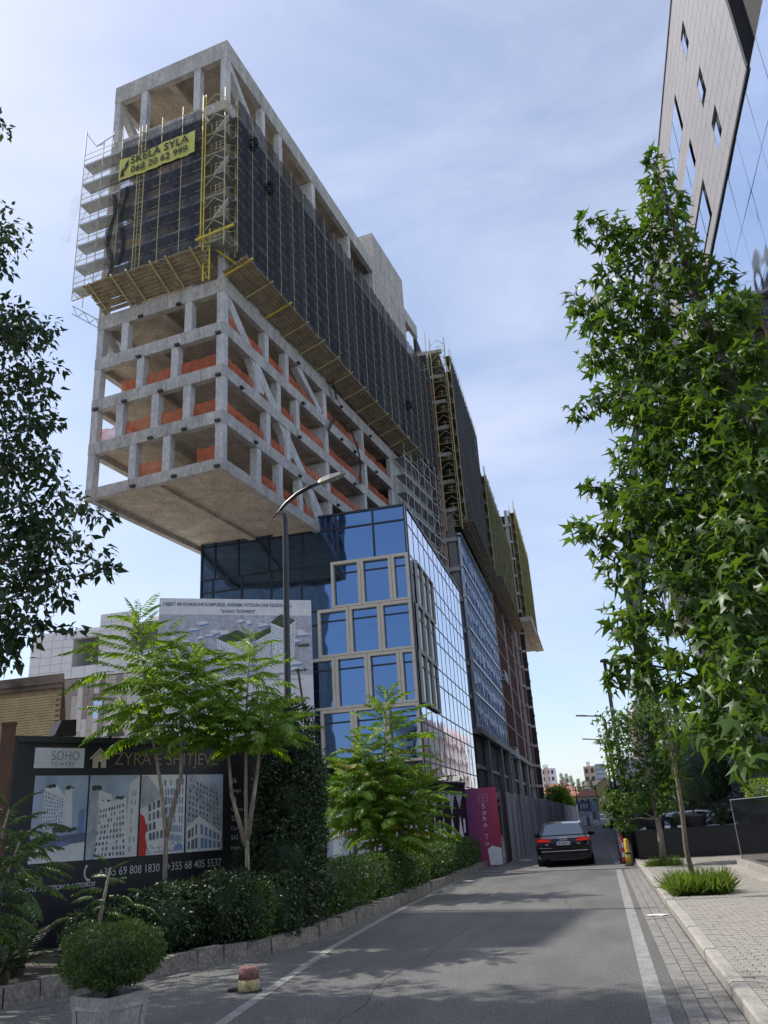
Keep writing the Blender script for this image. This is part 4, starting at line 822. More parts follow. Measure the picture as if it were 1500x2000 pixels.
# second hoarding with posters, running towards the magenta panel
H2_, L2 = board('poster_hoarding', 'dark hoarding with blue and white poster, behind the lit sumac tree', 'hoarding', (-7.45, 23.2), (-5.05, 33.9), 0.2, 3.0, 'black_board')
bx('top_rail', H2_, 'black_metal', -.05, L2, -.06, .12, 3.0, 3.1)
flat(H2_, 'print_blue', [(.05,.3),(1.3,.3),(1.3,2.95),(.05,2.95)], y=-.006); flat(H2_, 'print_sky', [(.05,.3),(1.3,.3),(1.3,1.7),(.05,2.2)], y=-.008); flat(H2_, 'print_white', [(.35,.5),(.95,.5),(1.05,2.3),(.72,2.75),(.42,2.1)], y=-.010); windows(H2_, 'print_blue', [(.7,.6),(.98,.6),(1.02,2.2),(.72,2.5)], 3, 12, -.012)
flat(H2_, 'print_grey', [(1.4,.3),(2.6,.3),(2.6,2.95),(1.4,2.95)], y=-.006); flat(H2_, 'print_green', [(1.5,.5),(1.75,.5),(1.85,1.4),(1.6,1.6)], y=-.009); flat(H2_, 'print_white', [(2.7,.9),(3.6,.9),(3.6,2.0),(2.7,2.0)], y=-.006)
for k in range(8):
    x = 4.2+k*.82; flat(H2_, 'print_white', [(x,1.1),(x+.5,1.1),(x+.25,1.9)], y=-.008); flat(H2_, 'print_grey', [(x+.3,1.9+.2*(k % 2)),(x+.72,2.75),(x-.1,2.75)], y=-.0085)
    if k % 3 == 1: flat(H2_, 'print_white', [(x+.55,1.25),(x+.75,1.25),(x+.75,1.75),(x+.55,1.75)], y=-.0087)
b = MB()
for x in (6.2, 7.9, 9.2): b.prism([(x,-.5,3.1),(x+.35,-.5,3.1),(x+.17,-.5,3.28)], (0,.3,0)); b.beam((x+.17,-.3,3.14),(x+.17,.05,3.06),.04,.04)
b.build('spot_lamps', 'lamp_grey', H2_)
PK, LP = board('magenta_panel', 'magenta and purple advertising panel with vertical white lettering at the fence end', 'sign', (-5.05, 33.95), (-3.83, 34.05), 0.0, 2.85, 'magenta', .06)
for k_ in range(6): flat(PK, 'magenta%d' % k_, [(LP*k_/6,.01),(LP*(k_+1)/6,.01),(LP*(k_+1)/6,2.84),(LP*k_/6,2.84)], y=-.003)
flat(PK, 'print_white', [(.72,0.03),(1.2,0.03),(1.2,.62),(.85,.72),(.68,.6)], y=-.006)
for k, ch in enumerate('Soho To'):
    o = put('lettering', text_mesh(ch, .27, 'print_white', bold=-.002), PK, (.60, -.012, 2.08-k*.225), rot=(PI/2, 0, 0)); o.rotation_euler = (PI/2, R(-90) if False else 0, 0)
b = MB()
for i in range(3):
    b.beam((.52,-.012,2.35+i*.13),(.86,-.012,2.35+i*.13),.012,.01); b.beam((.52+i*.17,-.012,2.35),(.52+i*.17,-.012,2.61),.012,.01)
b.build('emblem', 'print_grey', PK)
# corrugated sheet fence
fn = thing('metal_fence', 'long grey corrugated sheet fence along the left side of the street', 'fence', (0,0,0))
def corr(m, w=2.0, h=2.7):
    b = MB(); n = 20
    for i in range(n):
        x0, x1 = w*i/n, w*(i+1)/n; y0 = .035*(1 if (i//1) % 2 else -1); y1 = -y0
        b.face([(x0,y0,0),(x1,y1,0),(x1,y1,h),(x0,y0,h)])
    return b.mesh('fence_panel', m)
cm = [corr('sheet_metal'), corr('sheet_metal'), corr('sheet_metal_dark')]; y = 34.15; k = 0
while y < 128:
    o = put('fence_panel', cm[2] if k == 0 else random.choice(cm[:2]), fn, (-3.72+0.006*(y-34)+random.uniform(-.012,.012), y, random.uniform(-.06,.05)), rot=(random.uniform(-.012,.012), random.uniform(-.012,.012), PI/2+random.uniform(-.008,.008))); y += 1.95; k += 1
for q in range(24): rod('fence_post', fn, 'rust_post', (-3.95+.006*(q*4), 34.5+q*4, 0), (-3.95+.006*(q*4), 34.5+q*4, 2.75), .04)
# ------------------------------------------------------------------ street furniture and vehicles
lp = thing('street_lamp', 'tall dark street lamp with sickle arm and grey head before the tower', 'street lamp', (-6.95, 19.0, 0))
b = MB(); b.tube([(0,0,0),(0,0,4),(0.02,0,9.35),(0.0,0,9.48),(-.08,0,9.56),(-.18,0,9.58)], [.095,.085,.07,.065,.05,.03], 10); b.build('pole', 'black_metal', lp, smooth=True)
b = MB(); b.tube([(-.36,0,9.40),(-.18,0,9.58),(.05,0,9.80),(.38,0,10.03),(.75,0,10.18),(1.0,0,10.24)], [.006,.03,.05,.055,.055,.05], 8); b.build('arm', 'black_metal', lp, smooth=True)
b = MB(); pr = [(0.95,.04,.05,10.21,10.29),(1.05,.09,.1,10.20,10.36),(1.3,.13,.1,10.24,10.42),(1.6,.11,.1,10.32,10.45),(1.72,.03,.03,10.38,10.43)]; rows = []
for x, w, _, z0, z1 in pr: rows.append([(x,-w,z0+.02),(x,-w*.5,z1),(x,w*.5,z1),(x,w,z0+.02),(x,w*.6,z0),(x,-w*.6,z0)])
for r0, r1 in zip(rows, rows[1:]):
    for j in range(6): b.face([r0[j], r0[(j+1) % 6], r1[(j+1) % 6], r1[j]])
b.face(rows[0]); b.face(rows[-1][::-1]); hd = b.build('lamp_head', 'lamp_grey', lp, smooth=True)
b = MB(); b.face([(1.2,-.07,10.232),(1.55,-.06,10.30),(1.55,.06,10.30),(1.2,.07,10.232)]); b.build('lens', 'lens', hd)
for k, (x, y, h, arm, lb) in enumerate([(0.98,31.5,6.85,False,'dark lamp post without arm, nearest one beside the right-hand trees'),(1.0,47,6.35,True,'dark street lamp with arm over the road, nearer of the two beyond the trees'),(1.05,62,6.3,True,'dark street lamp with arm over the road, farther of the two beyond the trees')]):
    t = thing('street_lamp', lb, 'street lamp', (x, y, 0)); b = MB(); b.tube([(0,0,0),(0,0,h)], [.09,.06], 8); b.build('pole', 'black_metal', t, smooth=True)
    if arm:
        b = MB(); b.tube([(0,0,h),(-.25,0,h+.2),(-1.0,0,h+.28)], [.05,.04,.03], 6); b.build('arm', 'black_metal', t); b = MB(); b.prism([(-.9,-.1,h+.24),(-1.5,-.08,h+.3),(-1.5,.08,h+.3),(-.9,.1,h+.24)], (0,0,.07)); b.build('lamp_head', 'lamp_grey', t)
    else:
        b = MB(); b.lathe([(.06,0),(.16,.02),(.16,.1),(.05,.14)], 10, (0,0,h)); b.build('cap', 'black_metal', t)
# yellow bollard and red-white cones
bo = thing('bollard', 'yellow bollard on a black rubber foot beside the right kerb', 'bollard', (0.70, 29.7, 0)); b = MB(); b.lathe([(.15,0),(.15,.04),(.1,.07)], 12); b.build('foot', 'rubber', bo); b = MB(); b.lathe([(.085,.07),(.075,.3),(.065,.78),(.05,.81)], 12); b.build('post', 'bollard_yellow', bo, smooth=True); b = MB(); b.lathe([(.079,.34),(.077,.40)], 12); b.build('band', 'rubber', bo)
CP = [(0.64,31.2,'nearest the yellow bollard'),(0.66,32.6,'second from the yellow bollard'),(0.68,34.2,'third from the yellow bollard'),(0.70,36.2,'fourth from the yellow bollard'),(0.72,38.5,'fifth from the yellow bollard'),(0.76,41.5,'sixth from the yellow bollard'),(0.8,45,'seventh from the yellow bollard'),(0.85,50,'farthest from the yellow bollard')]
for x, y, lb in CP:
    t = thing('traffic_cone', 'red and white kerb post, '+lb, 'traffic cone', (x, y, 0), group='red and white posts along the kerb')
    bx('foot', t, 'rubber', -.2, .2, -.2, .2, 0, .05); b = MB(); b.lathe([(.13,.05),(.11,.2)], 10); b.build('sleeve', 'cone_red', t)
    for k, m in enumerate(('white_paint','cone_red','white_paint','cone_red')): b = MB(); b.lathe([(.11-.018*k,.2+.15*k),(.092-.018*k,.35+.15*k)], 10); b.build('sleeve', m, t)
bs = thing('concrete_stub', 'short round bollard stub painted faded red over yellow, on the left asphalt', 'bollard', (-4.15, 9.9, 0)); b = MB(); b.lathe([(.12,0),(.122,.02),(.118,.125)], 16); b.build('lower_band', 'faded_yellow', bs, smooth=True); b = MB(); b.lathe([(.118,.125),(.112,.24),(.09,.252)], 16); b.build('upper_band', 'faded_red', bs, smooth=True)
b = MB(); b.lathe([(.15,.004),(.14,.018)], 14); b.box(-.24,-.1,-.05,.05,.004,.035); b.build('foot', 'rubber', bs)
# planter with clipped ball shrub
pl = thing('planter', 'square tapered stone planter with raised panels, bottom left corner', 'planter', (-4.17, 7.0, 0), R(-18))
w0, w1, h = .17, .225, .50
b = MB()
for i in range(4):
    a = [(1,-1),(1,1),(-1,1),(-1,-1)]; p, q = a[i], a[(i+1) % 4]
    b.face([(p[0]*w0,p[1]*w0,0),(q[0]*w0,q[1]*w0,0),(q[0]*w1,q[1]*w1,h),(p[0]*w1,p[1]*w1,h)]); b.face([(p[0]*w1,p[1]*w1,h),(q[0]*w1,q[1]*w1,h),(q[0]*(w1-.03),q[1]*(w1-.03),h),(p[0]*(w1-.03),p[1]*(w1-.03),h)]); b.face([(p[0]*(w1-.03),p[1]*(w1-.03),h),(q[0]*(w1-.03),q[1]*(w1-.03),h),(q[0]*(w1-.03),q[1]*(w1-.03),h-.1),(p[0]*(w1-.03),p[1]*(w1-.03),h-.1)])
b.build('body', 'planter_stone', pl); bx('soil', pl, 'earth', -w1+.03, w1-.03, -w1+.03, w1-.03, h-.12, h-.06)
for i in range(4):
    an = i*PI/2; b = MB()
    def fp(u, v, o): w = w0+(w1-w0)*v+o; x, y = w, u*(w0+(w1-w0)*v); return (x*math.cos(an)-y*math.sin(an), x*math.sin(an)+y*math.cos(an), v*h)
    F0 = [(-.78,.08),(.78,.08),(.78,.86),(-.78,.86)]; I0 = [(-.66,.14),(.66,.14),(.66,.80),(-.66,.80)]
    for j in range(4): p, q, r_, s_ = F0[j], F0[(j+1) % 4], I0[(j+1) % 4], I0[j]; b.face([fp(*p,.002),fp(*q,.002),fp(*r_,.016),fp(*s_,.016)]); 
    b.face([fp(*p,.008) for p in I0]); b.build('raised_panel', 'planter_stone', pl)
# cars ------------------------------------------------------------------
def car(root, L_, Wd, Hh, paint, full=True):
    """sedan; rear at y=0 facing local -Y, wheels on z=0"""
    hw = Wd/2
    st = [(0.0,.80,.42,.78),(0.06,.93,.30,.92),(0.3,.985,.24,1.0),(.9,1,.22,1.02),(1.5,1,.2,1.0),(2.6,1,.2,.99),(3.6,1,.2,.97),(4.2,.99,.22,.9),(4.8,.95,.24,.8),(5.05,.82,.3,.68),(5.12,.7,.38,.6)]
    b = MB(); rows = []; sc = L_/5.12; zs = Hh/1.46
    for y, w, z0, z1 in st:
        w *= hw; zm = z0+(z1-z0)*.55; rows.append([(-w*.9,y*sc,z0*zs),(-w,y*sc,(z0+.12)*zs),(-w*1.0,y*sc,zm*zs),(-w*.94,y*sc,(z1-.08)*zs),(-w*.82,y*sc,z1*zs),(0,y*sc,(z1+.015)*zs),(w*.82,y*sc,z1*zs),(w*.94,y*sc,(z1-.08)*zs),(w,y*sc,zm*zs),(w,y*sc,(z0+.12)*zs),(w*.9,y*sc,z0*zs)])
    for r0, r1 in zip(rows, rows[1:]):
        for j in range(10): b.face([r0[j], r1[j], r1[j+1], r0[j+1]])
        b.face([r0[10], r1[10], r1[0], r0[0]])
    b.face(rows[0]); b.face(rows[-1][::-1]); body = b.build('body', paint, root, smooth=False)
    g = [(.55,.84,1.0,.80,1.0),(1.25,.80,1.02,.66,1.40),(1.7,.80,1.0,.64,1.455),(2.6,.80,1.0,.64,1.46),(3.1,.80,.98,.64,1.42),(3.95,.80,.95,.76,.97)]
    rf = MB(); gl = MB(); pil = MB(); rr = []
    for y, wb, zb, wt, zt in g: rr.append([(-wb*hw,y*sc,zb*zs),(-wt*hw,y*sc,zt*zs),(0,y*sc,(zt+.02)*zs),(wt*hw,y*sc,zt*zs),(wb*hw,y*sc,zb*zs)])
    for i, (r0, r1) in enumerate(zip(rr, rr[1:])):
        top = rf if 1 <= i <= 3 else gl
        top.face([r0[1],r1[1],r1[2],r0[2]]); top.face([r0[2],r1[2],r1[3],r0[3]])
        gl.face([r0[0],r1[0],r1[1],r0[1]]); gl.face([r0[3],r1[3],r1[4],r0[4]])
    rf.build('roof', paint, root); gl.build('windows', 'car_glass', root)
    for s in (-1, 1):
        for y0, y1 in ((0, 1), (3, 4), (4, 5)):
            p, q = (rr[y0][1], rr[y1][1]) if s < 0 else (rr[y0][3], rr[y1][3]); pil.tube([p, q], .045, 5)
        pil.tube([rr[1][1] if s < 0 else rr[1][3], rr[3][1] if s < 0 else rr[3][3]], .04, 5)
    pil.build('pillars', paint, root)
    for s in (-1, 1):
        for y in (1.0*sc, 4.05*sc):
            w = MB(); w.tube([(s*(hw-.24),y,.34),(s*(hw-.01),y,.34)], .34, 18); wh = w.build('wheel', 'tyre', root); w = MB(); w.tube([(s*(hw-.03),y,.34),(s*(hw+.005),y,.34)], .22, 14); w.build('rim', 'galvanised', wh)
            w = MB(); w.tube([(s*(hw-.3),y,.36),(s*(hw-.002),y,.36)], .375, 18); w.build('wheel_arch', 'rubber', root)
        m = MB(); m.tube([(s*(hw-.08),3.35*sc,.98*zs),(s*(hw+.06),3.32*sc,1.0*zs),(s*(hw+.17),3.33*sc,1.02*zs)], [.04,.09,.06], 8); m.build('mirror', paint, root)
    return zs, sc
au = thing('black_sedan', 'black saloon car driving away with red tail lights lit', 'car', (-1.36, 31.0, 0), R(1.2))
car(au, 5.14, 1.95, 1.41, 'car_black')
for s in (-1, 1):
    b = MB(); b.prism([(s*.42,-.01,.78),(s*.90,.02,.80),(s*.93,.02,.90),(s*.80,-.01,.93),(s*.46,-.01,.91)], (0,.05,0)); tl = b.build('tail_light', 'tail_red', au)
    b = MB(); b.beam((s*.47,-.018,.835),(s*.86,-.005,.845),.012,.03); b.beam((s*.60,-.018,.885),(s*.84,-.005,.885),.012,.02); b.build('light_strip', 'brake_lit', tl)
    b = MB(); b.tube([(s*.58,-.03,.36),(s*.58,.1,.36)], .035, 8); b.build('exhaust', 'black_metal', au)
bx('plate', au, 'plate_white', -.26, .26, -.045, -.03, .69, .80); bx('plate_band', au, 'plate_blue', -.26, -.215, -.048, -.03, .69, .80); bx('plate_band', au, 'plate_blue', .215, .26, -.048, -.03, .69, .80)
o = put('lettering', text_mesh('AB 650HO', .105, 'ink', bold=.003, sx=.8, align='CENTER'), au, (0,-.05,.71), rot=(PI/2,0,0))
b = MB()
for k in range(4): q = [(-.105+.07*k+.042*math.cos(a), -.035, .885+.042*math.sin(a)) for a in np.linspace(0, 2*PI, 13)]; b.tube(q, .008, 4, cap=False)
b.build('emblem', 'chrome', au)
put('lettering', text_mesh('A8 L', .06, 'chrome', bold=.003), au, (-.62,-.03,.70), rot=(PI/2,0,0)); put('lettering', text_mesh('TDI', .06, 'chrome', bold=.003), au, (.45,-.03,.70), rot=(PI/2,0,0))
bar('chrome_strip', au, 'chrome', (-.78,-.012,.50), (.80,-.012,.50), .02, .022); bar('chrome_strip', au, 'chrome', (-.86,.0,.615), (-.40,-.012,.605), .02, .014)
b = MB(); b.prism([(-.86,0,.99),(.86,0,.99),(.80,-.03,1.02),(-.80,-.03,1.02)], (0,.12,0)); b.build('boot_lip', 'car_black', au)
b = MB(); b.prism([(-.80,-.02,.24),(.80,-.02,.24),(.86,-.025,.40),(-.86,-.025,.40)], (0,.1,0)); b.build('bumper', 'rubber', au)
for (x, y, rz, paint, lb) in [(2.9,32.4,R(-86),'car_grey','grey parked car half hidden behind the cycads and dark pots'),(1.5,35.2,R(-83),'car_white','white parked car behind the round topiary and pots'),(0.0,100,R(8),'car_white','white car far down the street at the bend'),(1.7,93,R(0),'car_black','dark car far down the street beside the white one')]:
    t = thing('parked_car', lb, 'car', (x, y, 0), rz); car(t, 4.0, 1.75, 1.5, paint)
# ------------------------------------------------------------------ right-hand office building (street face at x = 6)
rb = thing('office_building', 'grey panel and mirror glass office building rising at the right edge', 'building', (6.0, 0, 0))
bx('body', rb, 'dark_void', 0.3, 16, 12.0, 95, 6, 25.8); bx('body', rb, 'slate_cladding', 0.3, 16, 30.8, 95, 0.0, 6)
WIN = [(20.15,20.85,23.5,24.4),(19.75,20.45,21.3,22.1),(19.35,20.1,19.1,19.95)]
STR = [(23.0,30.5,23.0,24.6),(22.6,30.0,20.9,22.25),(22.3,29.5,18.8,20.1),(34,42,23.0,24.6),(34,42,20.9,22.25),(45,55,22.0,24.6)]
holes = WIN+STR; ph = 0.48; pw = 1.35; z = 18.2
# grey cladding in separate panels, cut round the window openings
row = 0
while z < 25.95:
    zt = min(z+ph, 26.0); y = 16.5; k = 0
    while y < 80:
        yt = y+pw*(0.5 if (k == 0 and row % 2) else 1); k += 1; segs = [(y, yt)]
        for h in holes:
            if h[2]-.02 < (z+zt)/2 < h[3]+.02:
                ns = []
                for a, c in segs:
                    if c <= h[0] or a >= h[1]: ns.append((a, c)); continue
                    if a < h[0]-.04: ns.append((a, h[0]))
                    if c > h[1]+.04: ns.append((h[1], c))
                segs = ns
        for a, c in segs:
            if y < 34: bx('panel', rb, 'grey_cladding', 0, 0.08, a+.006, c-.006, z+.008, zt-.008)
            elif k % 1 == 0: bx('panel', rb, 'grey_cladding', 0, 0.08, a+.006, c-.006, z+.008, zt-.008)
        y = yt
    z = zt; row += 1
bx('parapet', rb, 'black_metal', -0.03, 0.3, 16.4, 80, 26.0, 26.08); bx('end_return', rb, 'black_metal', 0, 1.4, 16.35, 16.5, 18.2, 26.0); bx('drip', rb, 'black_metal', -0.02, 0.3, 16.4, 80, 18.1, 18.2); bx('back_plane', rb, 'black_metal', 0.085, 0.12, 16.5, 80, 18.2, 26)
for y0, y1, z0, z1 in holes:
    b = MB(); b.box(0.1,0.62,y0,y1,z0-.02,z0); b.box(0.1,0.62,y0,y1,z1,z1+.02); b.box(0.1,0.62,y0-.02,y0,z0,z1); b.box(0.1,0.62,y1,y1+.02,z0,z1); b.build('reveal', 'black_metal', rb)
    n = max(1, round((y1-y0)/1.2))
    for i in range(n): a = y0+(y1-y0)*i/n; c = y0+(y1-y0)*(i+1)/n; wn_ = bx('window', rb, 'glass_right', 0.055, 0.082, a+.03, c-.03, z0+.03, z1-.03) if False else bx('window', rb, 'glass_right', -0.002, 0.01, a+.03+(.28 if i == 0 else 0), c-.03, z0+.03, z1-.18)
# mirror glass below and beyond the panels
z = 6.0
while z < 18.0:
    zt = min(z+2.05, 18.1); y = 11.0
    while y < 70:
        o = bx('pane', rb, 'glass_right', 0.02, 0.06, y+.013, y+1.5-.013, z+.013, zt-.013); o.rotation_euler = (0, random.uniform(-.004,.004), random.uniform(-.004,.004)); y += 1.5
    bx('rail', rb, 'mullion', 0.022, 0.07, 11, 70, zt-.013, zt+.013); z = zt
for k in range(40): bx('mullion', rb, 'mullion', 0.0215, 0.069, 11+k*1.5-.013, 11+k*1.5+.013, 6, 18.1)
z = 18.2
while z < 30:
    y = 6.0
    while y < 15.4: bx('pane', rb, 'glass_right', 0.62, 0.66, y+.015, y+1.5-.015, z+.015, z+2.0); y += 1.5
    bx('rail', rb, 'galvanised', 0.56, 0.68, 6, 15.5, z-.03, z+.015); z += 2.05
bx('silver_edge', rb, 'galvanised', 0.5, 0.7, 15.5, 15.6, 18, 30.2); bx('recess', rb, 'black_metal', 0.9, 1.0, 15.5, 16.4, 18.0, 30)
bx('soffit', rb, 'mullion', 0.1, 0.66, 6, 16.4, 18.1, 18.19)
for k in range(24): bx('stone_course', rb, 'slate_cladding', 0.16, 0.3, 30.8, 95, 0.1+k*.25, 0.335+k*.25)
bx('canopy', rb, 'far_white', -1.0, 0.2, 16, 29, 5.2, 5.45)
# dark planter wall, pots and balustrade on the pavement
dw = thing('planter_wall', 'low black planter wall at the end of the sunlit paving', 'wall', (1.1, 30.35, 0), R(2)); bx('front', dw, 'black_metal', 0.05, 6, 0, .12, 0.1, .98); bx('top', dw, 'black_metal', 0.0, 6, -.02, .45, .98, 1.03); bx('edge', dw, 'black_metal', 0, .05, -.02, 3.5, .1, 1.03)
def pot(x, y, z, r, h, lb):
    t = thing('plant_pot', lb, 'plant pot', (x, y, z)); b = MB(); b.lathe([(r*.72,0),(r*.95,h*.9),(r,h*.9),(r,h),(r*.9,h),(r*.88,h-.08)], 20); b.build('body', 'pot_dark', t, smooth=True); b = MB(); b.lathe([(r*.2,h-.1),(r*.87,h-.09)], 14); b.build('soil', 'earth', t); return t
pot(1.75, 30.75, 0.75, .36, .62, 'round dark pot under the left topiary ball on the black wall'); pot(3.05, 30.75, 0.62, .40, .80, 'round dark pot under the right topiary ball behind the thin trunk')
gw = thing('granite_wall', 'polished black granite wall with pale edge, reflecting the hedge, right edge', 'wall', (3.4, 0, 0)); bx('slab', gw, 'granite_black', 0, .12, 11, 24.4, .3, 1.75); bx('end_trim', gw, 'galvanised', -.01, .13, 24.4, 24.43, .12, 1.77); bx('coping', gw, 'galvanised', -.01, .13, 11, 24.4, 1.75, 1.765)
for k in range(7): bx('plinth_stone', gw, 'kerb_stone', -.16, .1, 11+k*1.9, 11+k*1.9+1.88, .11, .32); 
for k in range(7): bx('step_stone', gw, 'kerb_stone', -.48, -.16, 11+k*1.9, 11+k*1.9+1.88, .11, .20)
bx('soil', gw, 'earth', .12, 2.0, 11, 24.4, .3, 1.6)
# ------------------------------------------------------------------ buildings on the left
tb = thing('brick_building', 'tan brick building with stained flat cornice at the left edge', 'building', (-17.4, 25.0, 0))
b = MB(); b.prism([(-14,.05,0),(0,.05,0),(-5.6,8,0),(-14,8,0)], (0,0,7.0)); b.build('wall', 'mortar', tb)
for e_, za, zb_ in ((.22,6.95,7.25),(.12,6.8,6.95)): b = MB(); b.prism([(-14-e_,-e_,za),(e_,-e_,za),(-5.6+e_,8+e_,za),(-14-e_,8+e_,za)], (0,0,zb_-za)); b.build('cornice', 'stained_cornice', tb)
mb_ = MB(); mb_.box(0,.29,-.02,.06,0,.075); bm_ = mb_.mesh('brick', 'tan_brick'); rest = MB(); cnt = 0
for j in range(75):
    z = 3.2+j*.09
    if z > 6.6: break
    for i in range(27):
        x = -8.1+i*.3+(.15 if j % 2 else 0)
        if x > -.28: continue
        if cnt < 280 and x > -3.4: put('brick', bm_, tb, (x, random.uniform(-.004,.004), z)); cnt += 1
        else: n = len(rest.v); rest.v += [(x+p[0], p[1], z+p[2]) for p in mb_.v]; rest.f += [tuple(n+q for q in f) for f in mb_.f]; rest.m += [0]*6
stuff(rest.build('bricks', 'tan_brick', tb))
wb = thing('apartment_building', 'white tiled apartment block with patterned lower facade behind the sumac trees', 'building', (-37.5, 50.0, 0))
def tiles(x0, x1, z0, z1, y, tx, tz):
    nx = max(1, round((x1-x0)/tx)); nzz = max(1, round((z1-z0)/tz)); 
    for i in range(nx):
        for j in range(nzz): bx('tile', wb, 'white_tile', x0+(x1-x0)*i/nx+.02, x0+(x1-x0)*(i+1)/nx-.02, y-.04, y, z0+(z1-z0)*j/nzz+.02, z0+(z1-z0)*(j+1)/nzz-.02)
bx('body', wb, 'panel_taupe', 0, 20, 3.5, 14, 0, 14.5); bx('body', wb, 'far_white', 5.6, 20, 2.5, 14, 14.5, 16.6)
bx('wall', wb, 'panel_taupe', 0, 20, 0.0, 3.5, 0, 12.45)
for x0, x1, z0, z1 in ((0,3.4,12.5,15.3),(8.0,20,12.5,13.9),(5.4,8.0,12.5,16.8),(0,5.4,15.3,15.8),(3.4,5.4,12.5,13.3)): bx('wall', wb, 'far_white', x0, x1, 0, .4, z0, z1); tiles(x0, x1, z0, z1, 0, .95, .62)
bx('wall', wb, 'far_white', 3.3, 5.5, 2.2, 2.4, 13.2, 15.82); bx('wall', wb, 'far_white', 3.3, 3.42, .4, 2.3, 13.2, 15.8); bx('window', wb, 'glass_pale', 4.0, 5.3, 2.1, 2.2, 13.3, 15.1); bx('wall', wb, 'far_white', 8, 20, 2.2, 2.5, 13.9, 16.8); bx('roof', wb, 'far_white', -.1, 20, 0.1, 4, 15.8, 15.95)
for x in (9, 12, 15): bx('window', wb, 'glass_dark', x, x+1.6, 2.1, 2.2, 14.0, 15.6)
random.seed(21)
for i in range(40):
    for j in range(5):
        x = 3.6+i*.42; z = 4.8+j*1.62+(.8 if i % 2 else 0)
        if x > 20: continue
        if (5.2 < x < 5.9 or 8.4 < x < 9.1 or 10.6 < x < 11.2) and j in (1, 3): continue
        if z > 12.3: continue
        bx('facade_panel', wb, ['panel_beige','panel_taupe','panel_pale'][(i*2+j*3+random.choice((0,0,0,1))) % 3], x+.012, x+.41, -.06, 0.0, z+.01, min(z+1.6, 12.4))
for x in (5.3, 8.4, 10.6, 3.8):
    for z in (6.4, 9.3): bx('window', wb, 'glass_pale', x, x+.66, -.05, -.01, z, z+1.5)
bx('wall', wb, 'orange_wall', 9.6, 14, .05, .2, 6.3, 8.0) ; bx('balcony_floor', wb, 'far_white', 9.3, 16, -1.0, 0, 6.0, 6.25); bx('balcony_parapet', wb, 'panel_pale', 9.3, 12.4, -1.0, -.9, 6.25, 7.1); bx('wall', wb, 'orange_wall', 9.6, 14, -.09, -.065, 6.25, 7.9); bx('window', wb, 'window_dark', 12.6, 13.6, -.12, -.09, 6.3, 7.8)
for k in range(26): bx('baluster', wb, 'panel_pale', 12.5+k*.14, 12.56+k*.14, -1.0, -.95, 6.25, 7.5)
bx('window', wb, 'red_frame', 3.7, 4.6, -.09, -.065, 5.0, 6.6); bx('balcony_parapet', wb, 'far_white', 8.6, 20, -.8, -.7, 9.2, 10.1); bx('balcony_floor', wb, 'far_white', 8.6, 20, -.8, 0, 9.0, 9.2); bx('window', wb, 'window_dark', 9, 16, -.12, -.08, 10.1, 11)
# ------------------------------------------------------------------ far end of the street
def tower_block(name, lb, X, Y, w, h, m, m2, nx, nz, d=12, z0=0):
    t = thing(name, lb, 'building', (X, Y, 0)); bx('wall', t, m, 0, w, 0, d, 0, h); bx('side_wall', t, m2, w, w+.1, 0, d, 0, h); bx('roof', t, 'far_white', w*.3, w*.6, 2, 6, h, h+1.6)
    for i in range(nx):
        for j in range(nz): q = bx('window', t, 'window_dark', w*(i+.22)/nx, w*(i+.72)/nx, -.12, 0.0, h-(j+.85)*2.6, h-(j+.3)*2.6); 
    return t
t = tower_block('tower_block', 'distant pinkish white apartment tower above the red roofs', -21.8, 350, 6.6, 19.6, 'far_white', 'far_white', 4, 7); bx('balcony_stack', t, 'pink_wall', 2.5, 4.1, -.3, -.1, 5, 20)
t = tower_block('office_block', 'distant grey-blue block beside the pinkish tower', -15.0, 352, 3.6, 13.5, 'far_blue', 'far_blue', 3, 2)
t = tower_block('office_block', 'distant tan block with blue gridded side, above the yellow house', -3.2, 300, 3.9, 16.7, 'far_tan', 'far_tan', 2, 2); bx('shaded_face', t, 'far_blue', 3.9, 7.2, .5, 10, 0, 17.2)  # tan and blue colours carry the block's lit and shaded faces
for i in range(5):
    for j in range(5): bx('window', t, 'print_grey', 4.0+i*.64, 4.45+i*.64, .38, .5, 9.6+j*1.5, 10.6+j*1.5)
def house(name, lb, X, Y, w, d, h, rh, m, rm='roof_tile'):
    t = thing(name, lb, 'house', (X, Y, 0)); bx('wall', t, m, 0, w, 0, d, 0, h); b = MB(); e = .5
    b.face([(-e,-e,h),(w+e,-e,h),(w*.72,d*.45,h+rh),(w*.28,d*.45,h+rh)]); b.face([(w+e,-e,h),(w+e,d,h),(w*.72,d*.45,h+rh)]); b.face([(-e,d,h),(-e,-e,h),(w*.28,d*.45,h+rh)]); b.face([(w+e,d,h),(-e,d,h),(w*.28,d*.45,h+rh),(w*.72,d*.45,h+rh)]); rf = b.build('roof', rm, t); bx('chimney', rf, 'cream_wall', w*.6, w*.7, d*.3, d*.4, h+rh*.5, h+rh+.5)
    for k in range(3): bx('window', t, 'window_dark', w*(.12+.3*k), w*(.28+.3*k), -.1, 0, h-1.6, h-.5)
    return t
house('house', 'red-roofed white house on the left, beyond the fence', -11.3, 180, 7.6, 9, 5.9, 2.0, 'far_white'); house('house', 'lower red-roofed house just right of the white one', -6.6, 172, 3.4, 8, 5.0, 1.4, 'cream_wall'); house('house', 'orange-roofed house in the middle behind the poster wall', -3.2, 150, 3.4, 8, 4.4, 1.2, 'cream_wall')
